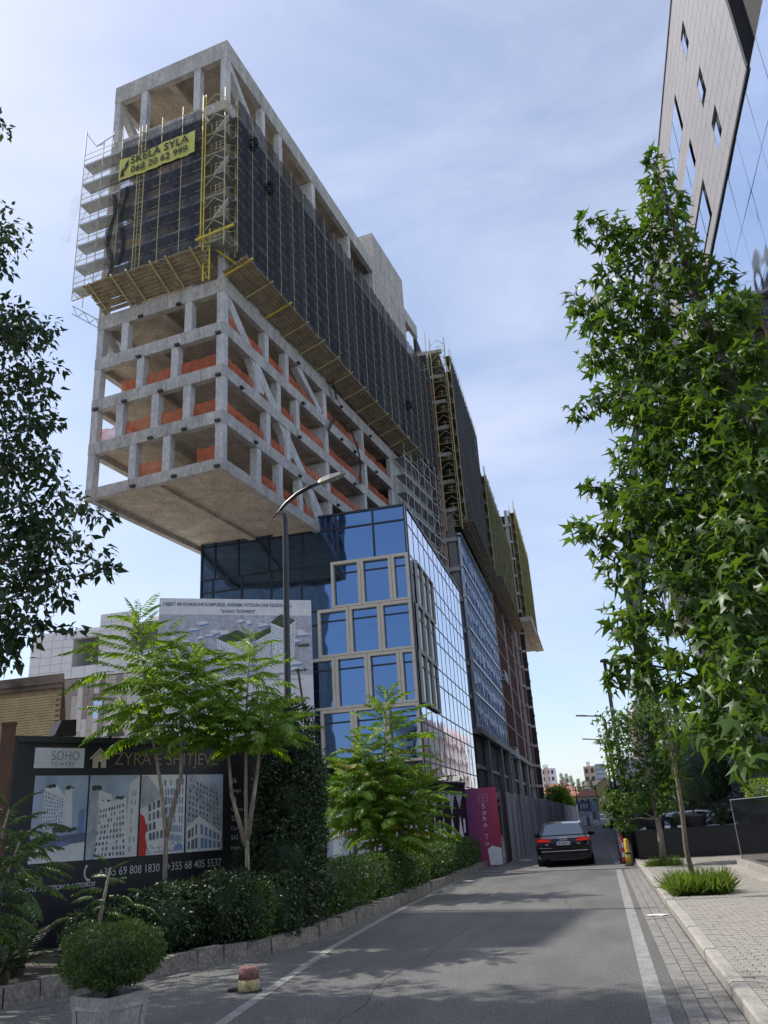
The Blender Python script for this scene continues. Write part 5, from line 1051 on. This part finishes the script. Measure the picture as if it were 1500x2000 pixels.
yh = thing('yellow_house', 'yellow gabled house at the end of the street', 'house', (-0.1, 130, 0)); b = MB(); b.prism([(0,0,0),(3.4,0,0),(3.4,0,5.0),(1.6,0,6.4),(0,0,5.2)], (0,8,0)); b.build('wall', 'yellow_wall', yh); b = MB(); b.prism([(-.3,-.2,5.2),(1.6,-.2,6.55),(1.6,-.2,6.4),(-.3,-.2,5.05)], (0,8.4,0)); b.prism([(1.6,-.2,6.55),(3.7,-.2,4.95),(3.7,-.2,4.8),(1.6,-.2,6.4)], (0,8.4,0)); b.build('roof', 'cream_wall', yh)
wr = thing('white_roof_house', 'house with steep white roof edge behind the right-hand lamp posts', 'house', (1.2, 60, 0)); bx('wall', wr, 'plank_wood', 0.25, 4, 0, 8, 0, 3.5); b = MB(); b.prism([(0,-.3,3.3),(.75,-.3,4.9),(4,-.3,4.9),(4,-.3,3.3)], (0,9,0)); b.build('roof', 'far_white', wr)
ph_ = thing('poster_wall', 'wall of torn posters and dark boards at the bend of the street', 'hoarding', (-2.3, 100, 0)); bx('panel', ph_, 'print_grey', 0, 2.3, 0, .1, 0.0, 1.9); bx('panel', ph_, 'print_road', 0, 1.4, 0, .1, 1.95, 3.0); bx('panel', ph_, 'print_sky', 1.45, 2.2, 0, .1, 1.95, 2.9)
for k in range(6): bx('poster', ph_, random.choice(['print_white','print_slate','pink_wall']), .08+k*.37, .36+k*.37, -.02, 0, random.uniform(.3,.8), random.uniform(1.2,1.8))
for k in range(3): bx('board_mark', ph_, 'print_white', .35+.3*k, .5+.3*k, -.02, 0, 2.2, 2.7)
for x in (0.05, 2.25): rod('post', ph_, 'black_metal', (x,.15,0), (x,.15,4.6), .06)
rod('wire_bar', ph_, 'black_metal', (.05,.15,4.5), (2.25,.15,4.5), .03)
nb = thing('unseen_shade_block', 'plain concrete block added out of view at left to shade the road', 'building', (-25.6, 19.8, 0), TROT); bx('wall', nb, 'concrete', -14, 0, 0, 4.2, 0, 30); bx('roof', nb, 'concrete_dark', -14.2, .1, -.2, 4.3, 30, 30.4)  # unseen block, added to cast the diagonal shade across the road
for k in range(7):
    for q in range(4): bx('window', nb, 'window_dark', -12+q*3, -10.6+q*3, -.05, 0, 2+k*3.5, 3.6+k*3.5)

rear = thing('rear_block', 'cream apartment block behind the camera, facing the glass building', 'building', (-30, -28, 0)); bx('wall', rear, 'cream_wall', 0, 44, -12, 0, 0, 17); bx('roof', rear, 'concrete_dark', -.3, 44.3, -12, .3, 17, 17.4)
for k in range(5):
    for q in range(14): bx('window', rear, 'window_dark', 1.2+q*3.1, 2.8+q*3.1, 0, .06, 1.5+k*3.2, 3.3+k*3.2)
    bx('balcony', rear, 'far_white', 3, 40, 0, 1.0, 1.0+k*3.2, 1.2+k*3.2)
side = thing('salmon_block', 'salmon apartment block far off behind the right-hand trees', 'building', (9.5, 150, 0)); bx('wall', side, 'pink_wall', 0, 16, 0, 60, 0, 21)
for k in range(6):
    for q in range(12): bx('window', side, 'window_dark', -.06, 0, 2+q*4.8, 4.2+q*4.8, 2+k*3.2, 3.8+k*3.2)
    bx('balcony', side, 'far_white', -.9, 0, 4, 56, 1.5+k*3.2, 1.7+k*3.2)
# ------------------------------------------------------------------ vegetation
def branches(root, pts_list, m, n=7):
    for pts, rad in pts_list:
        b = MB(); b.tube(pts, rad, n); b.build('branch' if pts is not pts_list[0][0] else 'trunk', m, root, smooth=True)
def limb(p0, p1, r0, r1, wob=.08, k=5):
    p0 = Vector(p0); p1 = Vector(p1); L_ = (p1-p0).length; pts = []
    for i in range(k+1):
        f = i/k; q = p0.lerp(p1, f)
        if 0 < i < k: q += Vector((random.uniform(-1,1), random.uniform(-1,1), random.uniform(-.3,1)))*wob*L_*.5
        pts.append(q)
    return pts, [r0+(r1-r0)*i/k for i in range(k+1)]
def crown(root, clumps, leaf, dens, tm, fm, m, parts=0, near=None, **k):
    P, f, nr, S = clump_leaves(clumps, leaf, dens, **k)
    if parts:
        d = np.linalg.norm(P-np.array([0,0,1.65]), axis=1)-0.25*rng.random(len(P)); order = np.argsort(d); sel = order[:parts*3][::3]
        one = leaf_mesh('leaf', np.zeros((1,3)), np.array([[0.,1,0]]), np.array([[0.,0,1]]), np.ones(1), tm, fm, m)
        for i in sel:
            fw = Vector(f[i]).normalized(); sd_ = fw.cross(Vector(nr[i])).normalized(); up = sd_.cross(fw); M3 = Matrix((sd_, fw, up)).transposed()
            o = put('leaf', one, root, P[i], rot=M3.to_euler(), scale=(S[i],)*3)
        keep = np.ones(len(P), bool); keep[sel] = False; P, f, nr, S = P[keep], f[keep], nr[keep], S[keep]
    if tm is T_STAR:
        h_ = rng.random(len(P)) < .5; tf = T_STAR.copy(); tf[:,2] += np.abs(tf[:,0])*.75; tf[:,0] *= .62; tf[:,2] -= .25*tf[:,1]**2
        o = put('crown', leaf_mesh('crown', P[h_], f[h_], nr[h_], S[h_]*.95, tf, fm, m), root); stuff(o) if parts else None
        P, f, nr, S = P[~h_], f[~h_], nr[~h_], S[~h_]
    o = put('crown', leaf_mesh('crown', P, f, nr, S, tm, fm, m), root); stuff(o) if parts else None; return o
BIG = [(1.93,9.2,9.75,0.12),(1.91,9.1,9.27,0.21),(1.91,9.0,8.81,0.27),(0.96,9.3,8.97,0.18),(1.21,9.2,8.75,0.23),(1.31,9.1,8.4,0.21),(1.75,8.9,8.29,0.35),(1.88,8.8,7.72,0.34),(2.19,8.6,7.31,0.25),(1.13,9.1,7.85,0.32),(0.62,9.4,7.9,0.15),(0.77,9.3,7.57,0.25),(1.19,9.0,7.27,0.34),(1.61,8.8,7.19,0.36),(1.94,8.4,6.58,0.31),(2.29,8.2,6.63,0.19),(0.86,9.2,6.95,0.29),(1.26,8.9,6.62,0.36),(1.59,8.6,6.24,0.35),(1.96,8.2,5.88,0.32),(2.22,8.0,5.95,0.21),(1.03,8.8,6.0,0.29),(0.75,9.0,6.19,0.19),(0.42,9.2,6.21,0.15),(1.32,8.5,5.66,0.36),(1.69,8.1,5.33,0.34),(1.96,7.7,5.08,0.3),(0.94,8.6,5.34,0.28),(1.29,8.3,5.02,0.35),(1.61,7.8,4.64,0.35),(1.81,7.4,4.39,0.25),(0.51,8.8,5.03,0.17),(0.73,8.6,4.85,0.25),(0.22,8.8,4.58,0.15),(0.44,8.6,4.42,0.21),(0.77,8.3,4.36,0.26),(1.04,8.2,4.51,0.31),(1.27,7.8,4.11,0.34),(1.56,7.3,3.86,0.31),(0.55,8.3,3.95,0.22),(0.86,8.0,3.82,0.3),(1.17,7.5,3.49,0.32),(1.4,6.9,3.22,0.29),(0.48,8.2,3.4,0.18),(0.67,7.9,3.29,0.23),(0.93,7.6,3.12,0.27),(1.22,7.0,2.84,0.29),(1.32,6.5,2.62,0.23),(0.46,8.0,2.97,0.15),(0.31,8.0,2.77,0.11),(0.6,7.8,2.78,0.21),(0.87,7.4,2.65,0.24),(1.07,6.8,2.38,0.24),(1.17,6.3,2.21,0.2),(0.89,6.8,2.17,0.16),(1.04,6.2,2.0,0.16),(0.84,7.2,2.35,0.15)]
LEFT = [(-7.13,7.6,11.66,0.12),(-6.68,7.5,9.2,0.15),(-6.62,7.5,8.85,0.14),(-6.83,7.6,9.66,0.08),(-6.3,7.3,7.85,0.29),(-5.92,7.2,7.66,0.17),(-5.67,7.1,7.36,0.13),(-6.14,7.2,7.17,0.34),(-5.69,7.1,6.87,0.18),(-5.38,7.0,6.45,0.14),(-5.92,7.1,6.51,0.33),(-5.53,7.0,6.06,0.21),(-5.2,6.9,6.01,0.11),(-5.91,7.1,5.86,0.35),(-5.42,7.0,5.6,0.22),(-5.13,6.9,5.33,0.15),(-5.69,7.0,5.22,0.3),(-5.04,6.9,5.05,0.15),(-4.77,6.8,5.06,0.07),(-5.33,6.9,4.89,0.21),(-5.61,6.9,4.65,0.32),(-4.99,6.8,4.56,0.19),(-4.62,6.7,4.45,0.15),(-4.32,6.6,4.24,0.14),(-4.16,6.6,4.1,0.09),(-5.19,6.8,4.29,0.23),(-4.71,6.7,4.19,0.15),(-5.4,6.8,4.05,0.28),(-4.92,6.7,3.96,0.18),(-4.69,6.7,3.88,0.1),(-5.22,6.7,3.64,0.22),(-4.94,6.7,3.68,0.12),(-5.16,6.6,3.32,0.14),(-5.35,6.6,3.49,0.2)]
T1 = [(0.84,26.6,4.21,0.63),(1.61,26.6,4.3,0.7),(2.32,26.6,4.08,0.62),(0.44,26.6,3.64,0.31),(1.17,26.6,3.43,0.77),(2.02,26.6,3.21,0.77),(0.63,26.6,2.88,0.46),(1.46,26.6,2.52,0.76),(2.18,26.6,2.47,0.53),(0.34,26.6,2.02,0.43),(0.76,26.6,1.85,0.53),(1.65,26.6,1.93,0.6),(0.33,26.6,1.45,0.27),(0.74,26.6,1.28,0.3)]
sg = thing('sweetgum_tree', 'large sweetgum tree with star-shaped leaves filling the right side', 'tree', (0,0,0)); sg.location = (0,0,0)
tr = [((2.75,7.2,0.1),.13),((2.62,7.3,1.2),.12),((2.45,7.5,2.3),.11),((2.25,7.75,3.4),.10),((2.05,8.1,5.0),.08),((1.92,8.6,7.0),.055),((1.92,9.1,9.4),.015)]
PL = [([Vector(p) for p, r in tr], [r for p, r in tr])]
for c in BIG[::2]:
    z = max(1.9, min(9.2, c[2]-.5*abs(c[0]-2.1))); f = None
    for (p, r), (q, r2) in zip(tr, tr[1:]):
        if p[2] <= z <= q[2]: u = (z-p[2])/(q[2]-p[2]); f = Vector(p).lerp(Vector(q), u); rr_ = r
    if f: PL.append(limb(f, c[:3], rr_*.32, .006))
branches(sg, PL, 'bark_dark')
rr2 = np.random.default_rng(3)
extra = [(x+rr2.uniform(.3,1.2), y+rr2.uniform(.2,1.4), z+rr2.uniform(-.3,.3), r) for x, y, z, r in BIG if x > .9 and z < 4.6]
BIG = [(x, y, z, r*1.15) for x, y, z, r in BIG]
crown(sg, BIG+extra+[(x+rr2.uniform(.1,.9), y+rr2.uniform(.3,1.2), z+rr2.uniform(-.2,.2), r) for x, y, z, r in BIG if x > .6 and z < 7.5], .118, 12.5, T_STAR, F_STAR, 'leaf_sweetgum', parts=250, shell=.15, flat=.95, droop=.55)
# left overhanging tree
lt = thing('overhanging_tree', 'dark leafy tree reaching in from the left edge against the sky', 'tree', (0,0,0))
LEFT = [(x*1.5, y*1.5, 1.65+(z-1.65)*1.5, r*1.8) for x, y, z, r in LEFT]
PL = [([Vector((-12.2,9.0,0.1)),Vector((-11.9,9.2,3.0)),Vector((-11.4,9.6,7)),Vector((-11.2,10.2,12)),Vector((-11.4,10.8,17))], [.26,.23,.18,.12,.03])]
for c in LEFT[::2]: PL.append(limb((-11.5,9.6,max(3.0,c[2]-1.4)), c[:3], .05, .006))
branches(lt, PL, 'bark_dark')
rr2 = np.random.default_rng(4); extra = [(x-rr2.uniform(.4,3.2), y+rr2.uniform(-1.6,1.6), z+rr2.uniform(-.3,1.0), r*1.3) for x, y, z, r in LEFT if x < -7.4]+[(-11.8+rr2.uniform(-2,1.0), 10.5+rr2.uniform(-2.5,2), rr2.uniform(9,17), .8) for q in range(26)]
LEFT2 = [(x+rr2.normal(scale=.25), y+rr2.uniform(-.5,.5), z+rr2.normal(scale=.25), r*.8) for x, y, z, r in LEFT]
crown(lt, LEFT+LEFT2+extra, .155, 13.0, T_OVAL, F_OVAL, 'leaf_left', parts=0, shell=.1, flat=.8, droop=.6)
# two smaller street sweetgums
s1 = thing('young_sweetgum', 'smaller sweetgum on a straight grey trunk in the farther grass square', 'tree', (0,0,0)); PL = [([Vector((1.58,26.6,.1)),Vector((1.62,26.6,1.0)),Vector((1.60,26.6,2.2)),Vector((1.5,26.6,4.4))], [.10,.085,.07,.02])]
for c in T1[::2]: PL.append(limb((1.58,26.6,max(1.4,c[2]-.6)), c[:3], .025, .005))
branches(s1, PL, 'bark_pale'); rr2 = np.random.default_rng(5); extra = [(x+rr2.uniform(-.3,.5), y+rr2.uniform(-.9,.9), z, r*.8) for x, y, z, r in T1]
crown(s1, T1+extra, .13, 6.0, T_STAR, F_STAR, 'leaf_bright' if False else 'leaf_sweetgum', shell=.3)
s2_ = thing('thin_sweetgum', 'thin sapling with slender leaning brown trunk in the nearer grass tuft', 'tree', (0,0,0)); PL = [([Vector((1.56,17.7,.1)),Vector((1.50,17.7,.9)),Vector((1.56,17.75,1.6)),Vector((1.58,17.7,2.6)),Vector((1.62,17.8,4.0))], [.055,.048,.042,.035,.015]), limb((1.58,17.7,2.2),(1.5,17.6,2.9),.015,.005), limb((1.58,17.7,2.5),(1.75,17.8,3.1),.015,.005)]
branches(s2_, PL, 'bark'); crown(s2_, [(1.56,17.7,2.25,.13),(1.54,17.65,2.05,.09),(1.60,17.7,2.5,.2),(1.55,17.7,2.85,.35),(1.7,17.8,3.3,.5),(1.5,17.9,3.8,.5)], .10, 5.0, T_STAR, F_STAR, 'leaf_sweetgum', shell=.2)
# tree-of-heaven saplings with feathered fronds
def frond_mesh(L_, n, m, droop=.35, seed=0):
    r_ = random.Random(seed); b = MB(); pts = []
    for i in range(9): f = i/8; pts.append(Vector((r_.uniform(-.01,.01), L_*f*(1-.12*f), L_*(.22*f-droop*f*f))))
    b.tube(pts, [.006*(1-.75*i/8) for i in range(9)], 4)
    for i in range(n+1):
        f = .16+.84*i/n; k = min(7, int(f*8)); p = pts[k].lerp(pts[k+1], f*8-k); ll = L_*.165*(.65+.7*math.sin(PI*min(1, f*.8+.12)))
        for s in ((-1, 1) if i < n else (0,)):
            d = Vector((s*1.0, .35+.5*f+r_.uniform(-.15,.15), -.35-r_.uniform(0,.55))) if s else Vector((0,1,-.4)); d.normalize(); sdv = d.cross(Vector((0,0,1))).normalized(); up = sdv.cross(d); w = ll*.125*r_.uniform(.8,1.2)
            q = [p, p+d*ll*.35+sdv*w-up*.01, p+d*ll, p+d*ll*.35-sdv*w-up*.01, p+d*ll*.5+up*.012]; q[2] = q[2]-Vector((0,0,ll*.18))
            j = len(b.v); b.v += [tuple(x) for x in q]; b.f += [(j,j+1,j+4),(j,j+4,j+3),(j+1,j+2,j+4),(j+3,j+4,j+2)]; b.m += [0]*4
    return b.mesh('frond', m)
FR = [frond_mesh(.62, 11, 'leaf_frond', .30, 1), frond_mesh(.72, 12, 'leaf_frond', .46, 2), frond_mesh(.50, 9, 'leaf_frond', .15, 3)]
FY = [frond_mesh(.62, 11, 'leaf_frond_yellow', .4, 4)]
FD = [frond_mesh(.62, 11, 'leaf_hedge', .4, 5), frond_mesh(.72, 12, 'leaf_hedge', .5, 6)]
def sumac(label, stems, fr, per, sc=1.0, yellow=0.0, bark='bark_pale'):
    t = thing('sumac_tree', label, 'tree', (0,0,0)); first = True
    for pts, z0 in stems:
        pts = [Vector(p) for p in pts]; k = len(pts); b = MB(); b.tube(pts, [.045*(1-.75*i/(k-1)) for i in range(k)], 7); b.build('trunk' if first else 'stem', bark, t, smooth=True); first = False
        ztop = pts[-1].z
        for q in range(per):
            f = q/(per-1); z = z0+(ztop-z0)*(f**.8); p = pts[-1]
            for a, c in zip(pts, pts[1:]):
                if a.z <= z <= c.z: p = a.lerp(c, (z-a.z)/max(1e-6, c.z-a.z))
            an = q*2.4+random.uniform(-.3,.3); el = .02+.8*f**2+random.uniform(-.2,.2); s = sc*random.uniform(.8,1.2)*(1.15-.45*f*f)
            put('frond', random.choice(FY if random.random() < yellow else fr), t, p, rot=(el, random.uniform(-.25,.25), an), scale=(s,)*3)
            if f < .8:
                d = Vector((-math.sin(an), math.cos(an), .25))*s*.45; put('frond', random.choice(fr), t, p+d, rot=(el-.1, random.uniform(-.3,.3), an+random.uniform(-.8,.8)), scale=(s*.85,)*3)
    return t
sumac('forked sumac sapling with feathered leaves before the sales hoarding, left of the two trunks', [([(-6.57,12.4,.2),(-6.6,12.45,1.7),(-6.75,12.5,2.5),(-7.1,12.6,3.8),(-7.35,12.6,5.35)], 3.2), ([(-6.6,12.45,1.7),(-6.45,12.6,2.6),(-6.5,12.7,3.6),(-6.35,12.75,4.6)], 3.0)], FR, 50, 1.12)
sumac('sumac sapling with feathered leaves before the sales hoarding, right of the two trunks', [([(-5.42,12.95,.2),(-5.47,13.0,1.2),(-5.5,13.0,2.3),(-5.5,13.0,3.4),(-5.42,13.0,4.8)], 2.9), ([(-5.47,13.0,1.6),(-5.3,13.0,2.6),(-5.2,13.0,3.6)], 2.9), ([(-5.5,13,1.5),(-5.75,13,2.3),(-5.85,12.9,3.9)], 3.0)], FR, 36, 1.02)
sumac('sunlit sumac tree with yellowing leaves beside the poster hoarding', [([(-5.3,21.0,.2),(-5.25,21,1.4),(-5.1,21,3.2),(-4.95,21,4.9)], 1.3), ([(-5.3,21.0,.3),(-5.7,21,1.8),(-6.2,21.1,3.0)], 1.5), ([(-5.3,21,.3),(-4.8,21,1.5),(-4.1,20.9,2.7)], 1.0), ([(-5.3,21,.3),(-5.5,20.8,2.0),(-5.6,20.8,3.6)], 1.6)], FR, 66, 1.3, .16)
sumac('low dark sumac shoots at the left edge before the hoarding', [([(-7.6,9.6,.2),(-7.5,9.6,1.2),(-7.3,9.6,2.15)], .9), ([(-7.4,9.4,.2),(-7.25,9.4,1.0),(-6.95,9.4,1.75)], .8)], FD, 20, .92)
sumac('small dark sumac shoot between the hoarding text and the hedge', [([(-6.75,10.9,.2),(-6.7,10.9,.8),(-6.6,10.9,1.35)], .6)], FD, 12, .6)
# clipped and loose hedges
def mass(name, label, cat, boxes, leaf, n, m, stem=None, tmpl=T_CHIP, faces=F_CHIP, depth=.3, group=None, pw=4.0):
    """leafy mass: each entry (centre, half sizes); leaves sit in an uneven shell round a dark twig core"""
    t = thing(name, label, cat, (0,0,0), group=group); P, D = [], []; tot = sum(h[0]*h[1]+h[1]*h[2]+h[0]*h[2] for c, h in boxes)
    core = MB()
    for c, h in boxes:
        k = int(n*(h[0]*h[1]+h[1]*h[2]+h[0]*h[2])/tot); d = unit(rng.normal(size=(k,3))); ex = (np.abs(d)**pw).sum(1)**(-1/pw); rr_ = (1-depth*rng.random(k)**1.5)*(1+.10*np.sin(d[:,0]*9+c[0]*7)*np.sin(d[:,2]*8+c[1]*5))
        P.append(np.array(c)+d*ex[:,None]*rr_[:,None]*np.array(h)); D.append(d)
        core.lathe([(.05,-h[2]*.8),(.58,-h[2]*.6),(.66,0),(.54,h[2]*.5),(.2,h[2]*.64)], 9)
        nn = 9*5; core.v[-nn:] = [(c[0]+x*h[0], c[1]+y*h[1], c[2]+z) for x, y, z in core.v[-nn:]]
    P = np.concatenate(P); D = np.concatenate(D); k = len(P)
    put('foliage', leaf_mesh('foliage', P, unit(D+rng.normal(scale=.7, size=D.shape)), unit(D+rng.normal(scale=.6, size=D.shape)+[0,0,.4]), leaf*rng.uniform(.6,1.3,k), tmpl, faces, m), t)
    stuff(core.build('twigs', 'leaf_ivy', t))
    if stem: b = MB(); b.tube(stem, .03, 6); b.build('stem', 'bark_dark', t)
    return t
mass('ball_shrub', 'clipped round box shrub growing in the stone planter', 'shrub', [((-4.17,7.0,.78),(.40,.39,.235))], .024, 12000, 'leaf_box', stem=[(-4.17,7,.4),(-4.17,7,.7)], depth=.22, pw=2.5)
mass('clipped_hedge', 'clipped green hedge along the kerb beside the poster hoarding', 'hedge', [((-5.35,17.2,.62),(.55,1.6,.48)),((-5.2,20.0,.62),(.55,1.5,.47)),((-5.15,22.8,.60),(.52,1.5,.46))], .055, 20000, 'leaf_hedge')
mass('clipped_hedge', 'farther clipped hedge ending at the magenta panel', 'hedge', [((-5.0,26.0,.66),(.55,1.7,.48)),((-4.95,29.2,.66),(.52,1.7,.48)),((-4.95,32.0,.60),(.48,1.3,.45))], .06, 14000, 'leaf_hedge')
mass('ivy_column', 'tall dark ivy-covered column between the two hoardings', 'shrub', [((-5.45,14.5,1.0),(.72,.65,.95)),((-5.45,14.9,2.0),(.62,.55,.9)),((-5.55,15.2,3.1),(.5,.45,.9)),((-5.5,15.1,2.5),(.62,.5,.7))], .075, 24000, 'leaf_ivy', tmpl=T_OVAL, faces=F_OVAL, stem=[(-5.1,13.5,.1),(-5.2,14,1.0)])
mass('loose_hedge', 'loose dark hedge below the sales hoarding phone number', 'hedge', [((-6.35,12.1,.55),(.55,.6,.5)),((-5.75,12.7,.62),(.55,.6,.52)),((-6.9,11.4,.45),(.5,.5,.40)),((-5.2,13.5,.55),(.4,.4,.5))], .065, 17000, 'leaf_ivy', tmpl=T_OVAL, faces=F_OVAL)
mass('round_shrub', 'lighter green rounded shrub at the kerb corner before the sumac trunk', 'shrub', [((-5.28,12.75,.62),(.32,.30,.40))], .045, 2600, 'leaf_box', tmpl=T_OVAL, faces=F_OVAL)
mass('left_shrub', 'small rounded shrub at the left frame edge behind the kerb', 'shrub', [((-7.9,9.9,.55),(.35,.35,.35))], .04, 1800, 'leaf_hedge')
mass('dark_creeper', 'dark creeper hanging over the wooden post at the left edge', 'shrub', [((-9.4,11.3,2.6),(.35,.3,.75)),((-9.5,11.2,1.4),(.3,.3,.6))], .05, 2500, 'leaf_ivy')
def cycad(label, x, y, z, L_, n, m='leaf_palm'):
    t = thing('cycad', label, 'palm', (x, y, z)); fm_ = MB()
    for i in range(16):
        f = i/16
        for s in (-1, 1): y0 = L_*f*(1-.2*f); z0 = L_*(.55*f-.6*f*f); fm_.face([(0,y0,z0),(s*.02,y0+.05,z0),(s*L_*.2*math.sin(PI*(.15+.8*f)),y0+L_*.12,z0-.05+.03)])
    fm_.tube([(0,0,0),(0,L_*.4,L_*.16),(0,L_*.8,0)], .008, 4); me = fm_.mesh('frond', m)
    for k in range(n): put('frond', me, t, (0,0,.12), rot=(random.uniform(-.1,.9), 0, k*2*PI/n+random.uniform(-.2,.2)))
    b = MB(); b.lathe([(.1,0),(.12,.1),(.06,.18)], 8); b.build('stem', 'bark_dark', t); return t
cycad('dark cycad behind the left kerb, near the planter', -7.5, 10.3, .16, .8, 16); cycad('dark cycad low at the left, closer to the kerb end', -7.2, 9.6, .16, .5, 12)
cycad('cycad with arching fronds on the black planter wall, right', 3.9, 30.7, 1.0, .85, 18); cycad('cycad left of the thin trunk on the black planter wall', 2.35, 30.8, .95, .7, 16)
def topiary(label, x, y, z, r): return mass('topiary_ball', label, 'shrub', [((x,y,z),(r,r,r*.95))], .045, 2600, 'leaf_palm', stem=[(x,y,z-1.1),(x,y,z)])
topiary('round topiary ball on a thin stem, left of the two behind the trunks', 1.75, 30.75, 2.05, .55); topiary('round topiary ball on a thin stem, right of the two behind the thin trunk', 3.05, 30.75, 2.2, .62)
mass('wall_shrub', 'yellow-green shrub growing above the polished granite wall', 'shrub', [((3.95,22.5,1.85),(.4,.9,.32)),((4.0,19.5,1.8),(.4,1.2,.25))], .07, 2600, 'leaf_bright', tmpl=T_OVAL, faces=F_OVAL)
mass('dark_conifer', 'dark conifer hedge along the right kerb beyond the traffic posts', 'hedge', [((1.9,40+k*5.5,1.5),(.75,2.6,1.5)) for k in range(7)], .16, 9000, 'leaf_ivy', tmpl=T_OVAL, faces=F_OVAL)
mass('dark_thicket', 'dark leafy thicket behind the right-hand young tree', 'shrub', [((4.2,36,3.0),(1.6,1.5,1.6)),((3.2,39,4.2),(1.2,1.2,1.4))], .13, 6000, 'leaf_ivy', tmpl=T_OVAL, faces=F_OVAL)
# far trees
random.seed(11)
def far_tree(name, label, x, y, h, r, m='leaf_far', col=False):
    t = thing(name, label, 'tree', (x, y, 0)); b = MB(); b.tube([(0,0,0),(0,0,h*.6)], [.25,.1], 6); b.build('trunk', 'bark_dark', t)
    cl = [(random.uniform(-.3,.3)*r, random.uniform(-.3,.3)*r, h*(.12+.88*k/17), r*(1-.8*abs(k/17-.35))) for k in range(18)] if col else [(random.uniform(-.6,.6)*r, random.uniform(-.6,.6)*r, h*random.uniform(.45,.85), r*.55) for k in range(11)]
    P, f, nr, S = clump_leaves(cl, r*.17, 26, shell=.2); put('crown', leaf_mesh('crown', P, f, nr, S, T_OVAL, F_OVAL, m), t); return t
far_tree('round_tree', 'round green tree rising over the end of the metal fence', -4.6, 120, 5.9, 2.2, 'leaf_frond')
for x, y, h, lb in ((-8.9,250,12.6,'first poplar from the left, beside the grey-blue block'),(-7.7,250,12.4,'second poplar from the left'),(-6.4,252,11.8,'third poplar from the left'),(-4.8,250,10.8,'fourth poplar from the left'),(-3.2,252,10.2,'last poplar, below the tan block'),(-1.0,254,10.6,'broad poplar right under the tan block')): far_tree('poplar', 'distant slender poplar, '+lb, x, y, h, 1.1, 'leaf_far', True)
far_tree('garden_tree', 'low green tree between the red-roofed houses', -6.0, 160, 5.2, 2.0, 'leaf_far'); far_tree('garden_tree', 'green tree top behind the orange-roofed house', -2.2, 175, 6.6, 2.2, 'leaf_far')
far_tree('garden_tree', 'green garden tree before the orange-roofed house', -1.5, 138, 3.8, 1.6, 'leaf_frond'); far_tree('garden_tree', 'leafy tree right of the yellow house, behind the lamps', 1.6, 80, 4.2, 1.3, 'leaf_sweetgum')
# hills closing the horizon
b = MB(); n = 60; pr = None
for i in range(n+1):
    x = -900+1800*i/n; h = 10+5*math.sin(i*.5)+4*math.sin(i*1.3); row = [(x,900,-1),(x,1000,h)]
    if pr: b.face([pr[0],row[0],row[1],pr[1]])
    pr = row
struct(b.build('hills', 'leaf_far'))

# every thing built in world coordinates gets its root moved to its base
bpy.context.view_layer.update()
for o in list(COL.objects):
    if o.parent is None and o.type == 'EMPTY' and o.location.length < 1e-6 and o.children:   # rebase
        lo = Vector((1e9,)*3); hi = Vector((-1e9,)*3)
        for ch in o.children:
            if ch.type != 'MESH': continue
            for c in ch.bound_box:
                p = ch.matrix_world @ Vector(c); lo = Vector(map(min, lo, p)); hi = Vector(map(max, hi, p))
        base = Vector(((lo.x+hi.x)/2, (lo.y+hi.y)/2, max(0, lo.z)))
        tk = [c for c in o.children if c.name.startswith('trunk')]
        if tk: base = tk[0].matrix_world @ tk[0].data.vertices[0].co
        o.location = base
        for ch in o.children: ch.location = ch.location-base
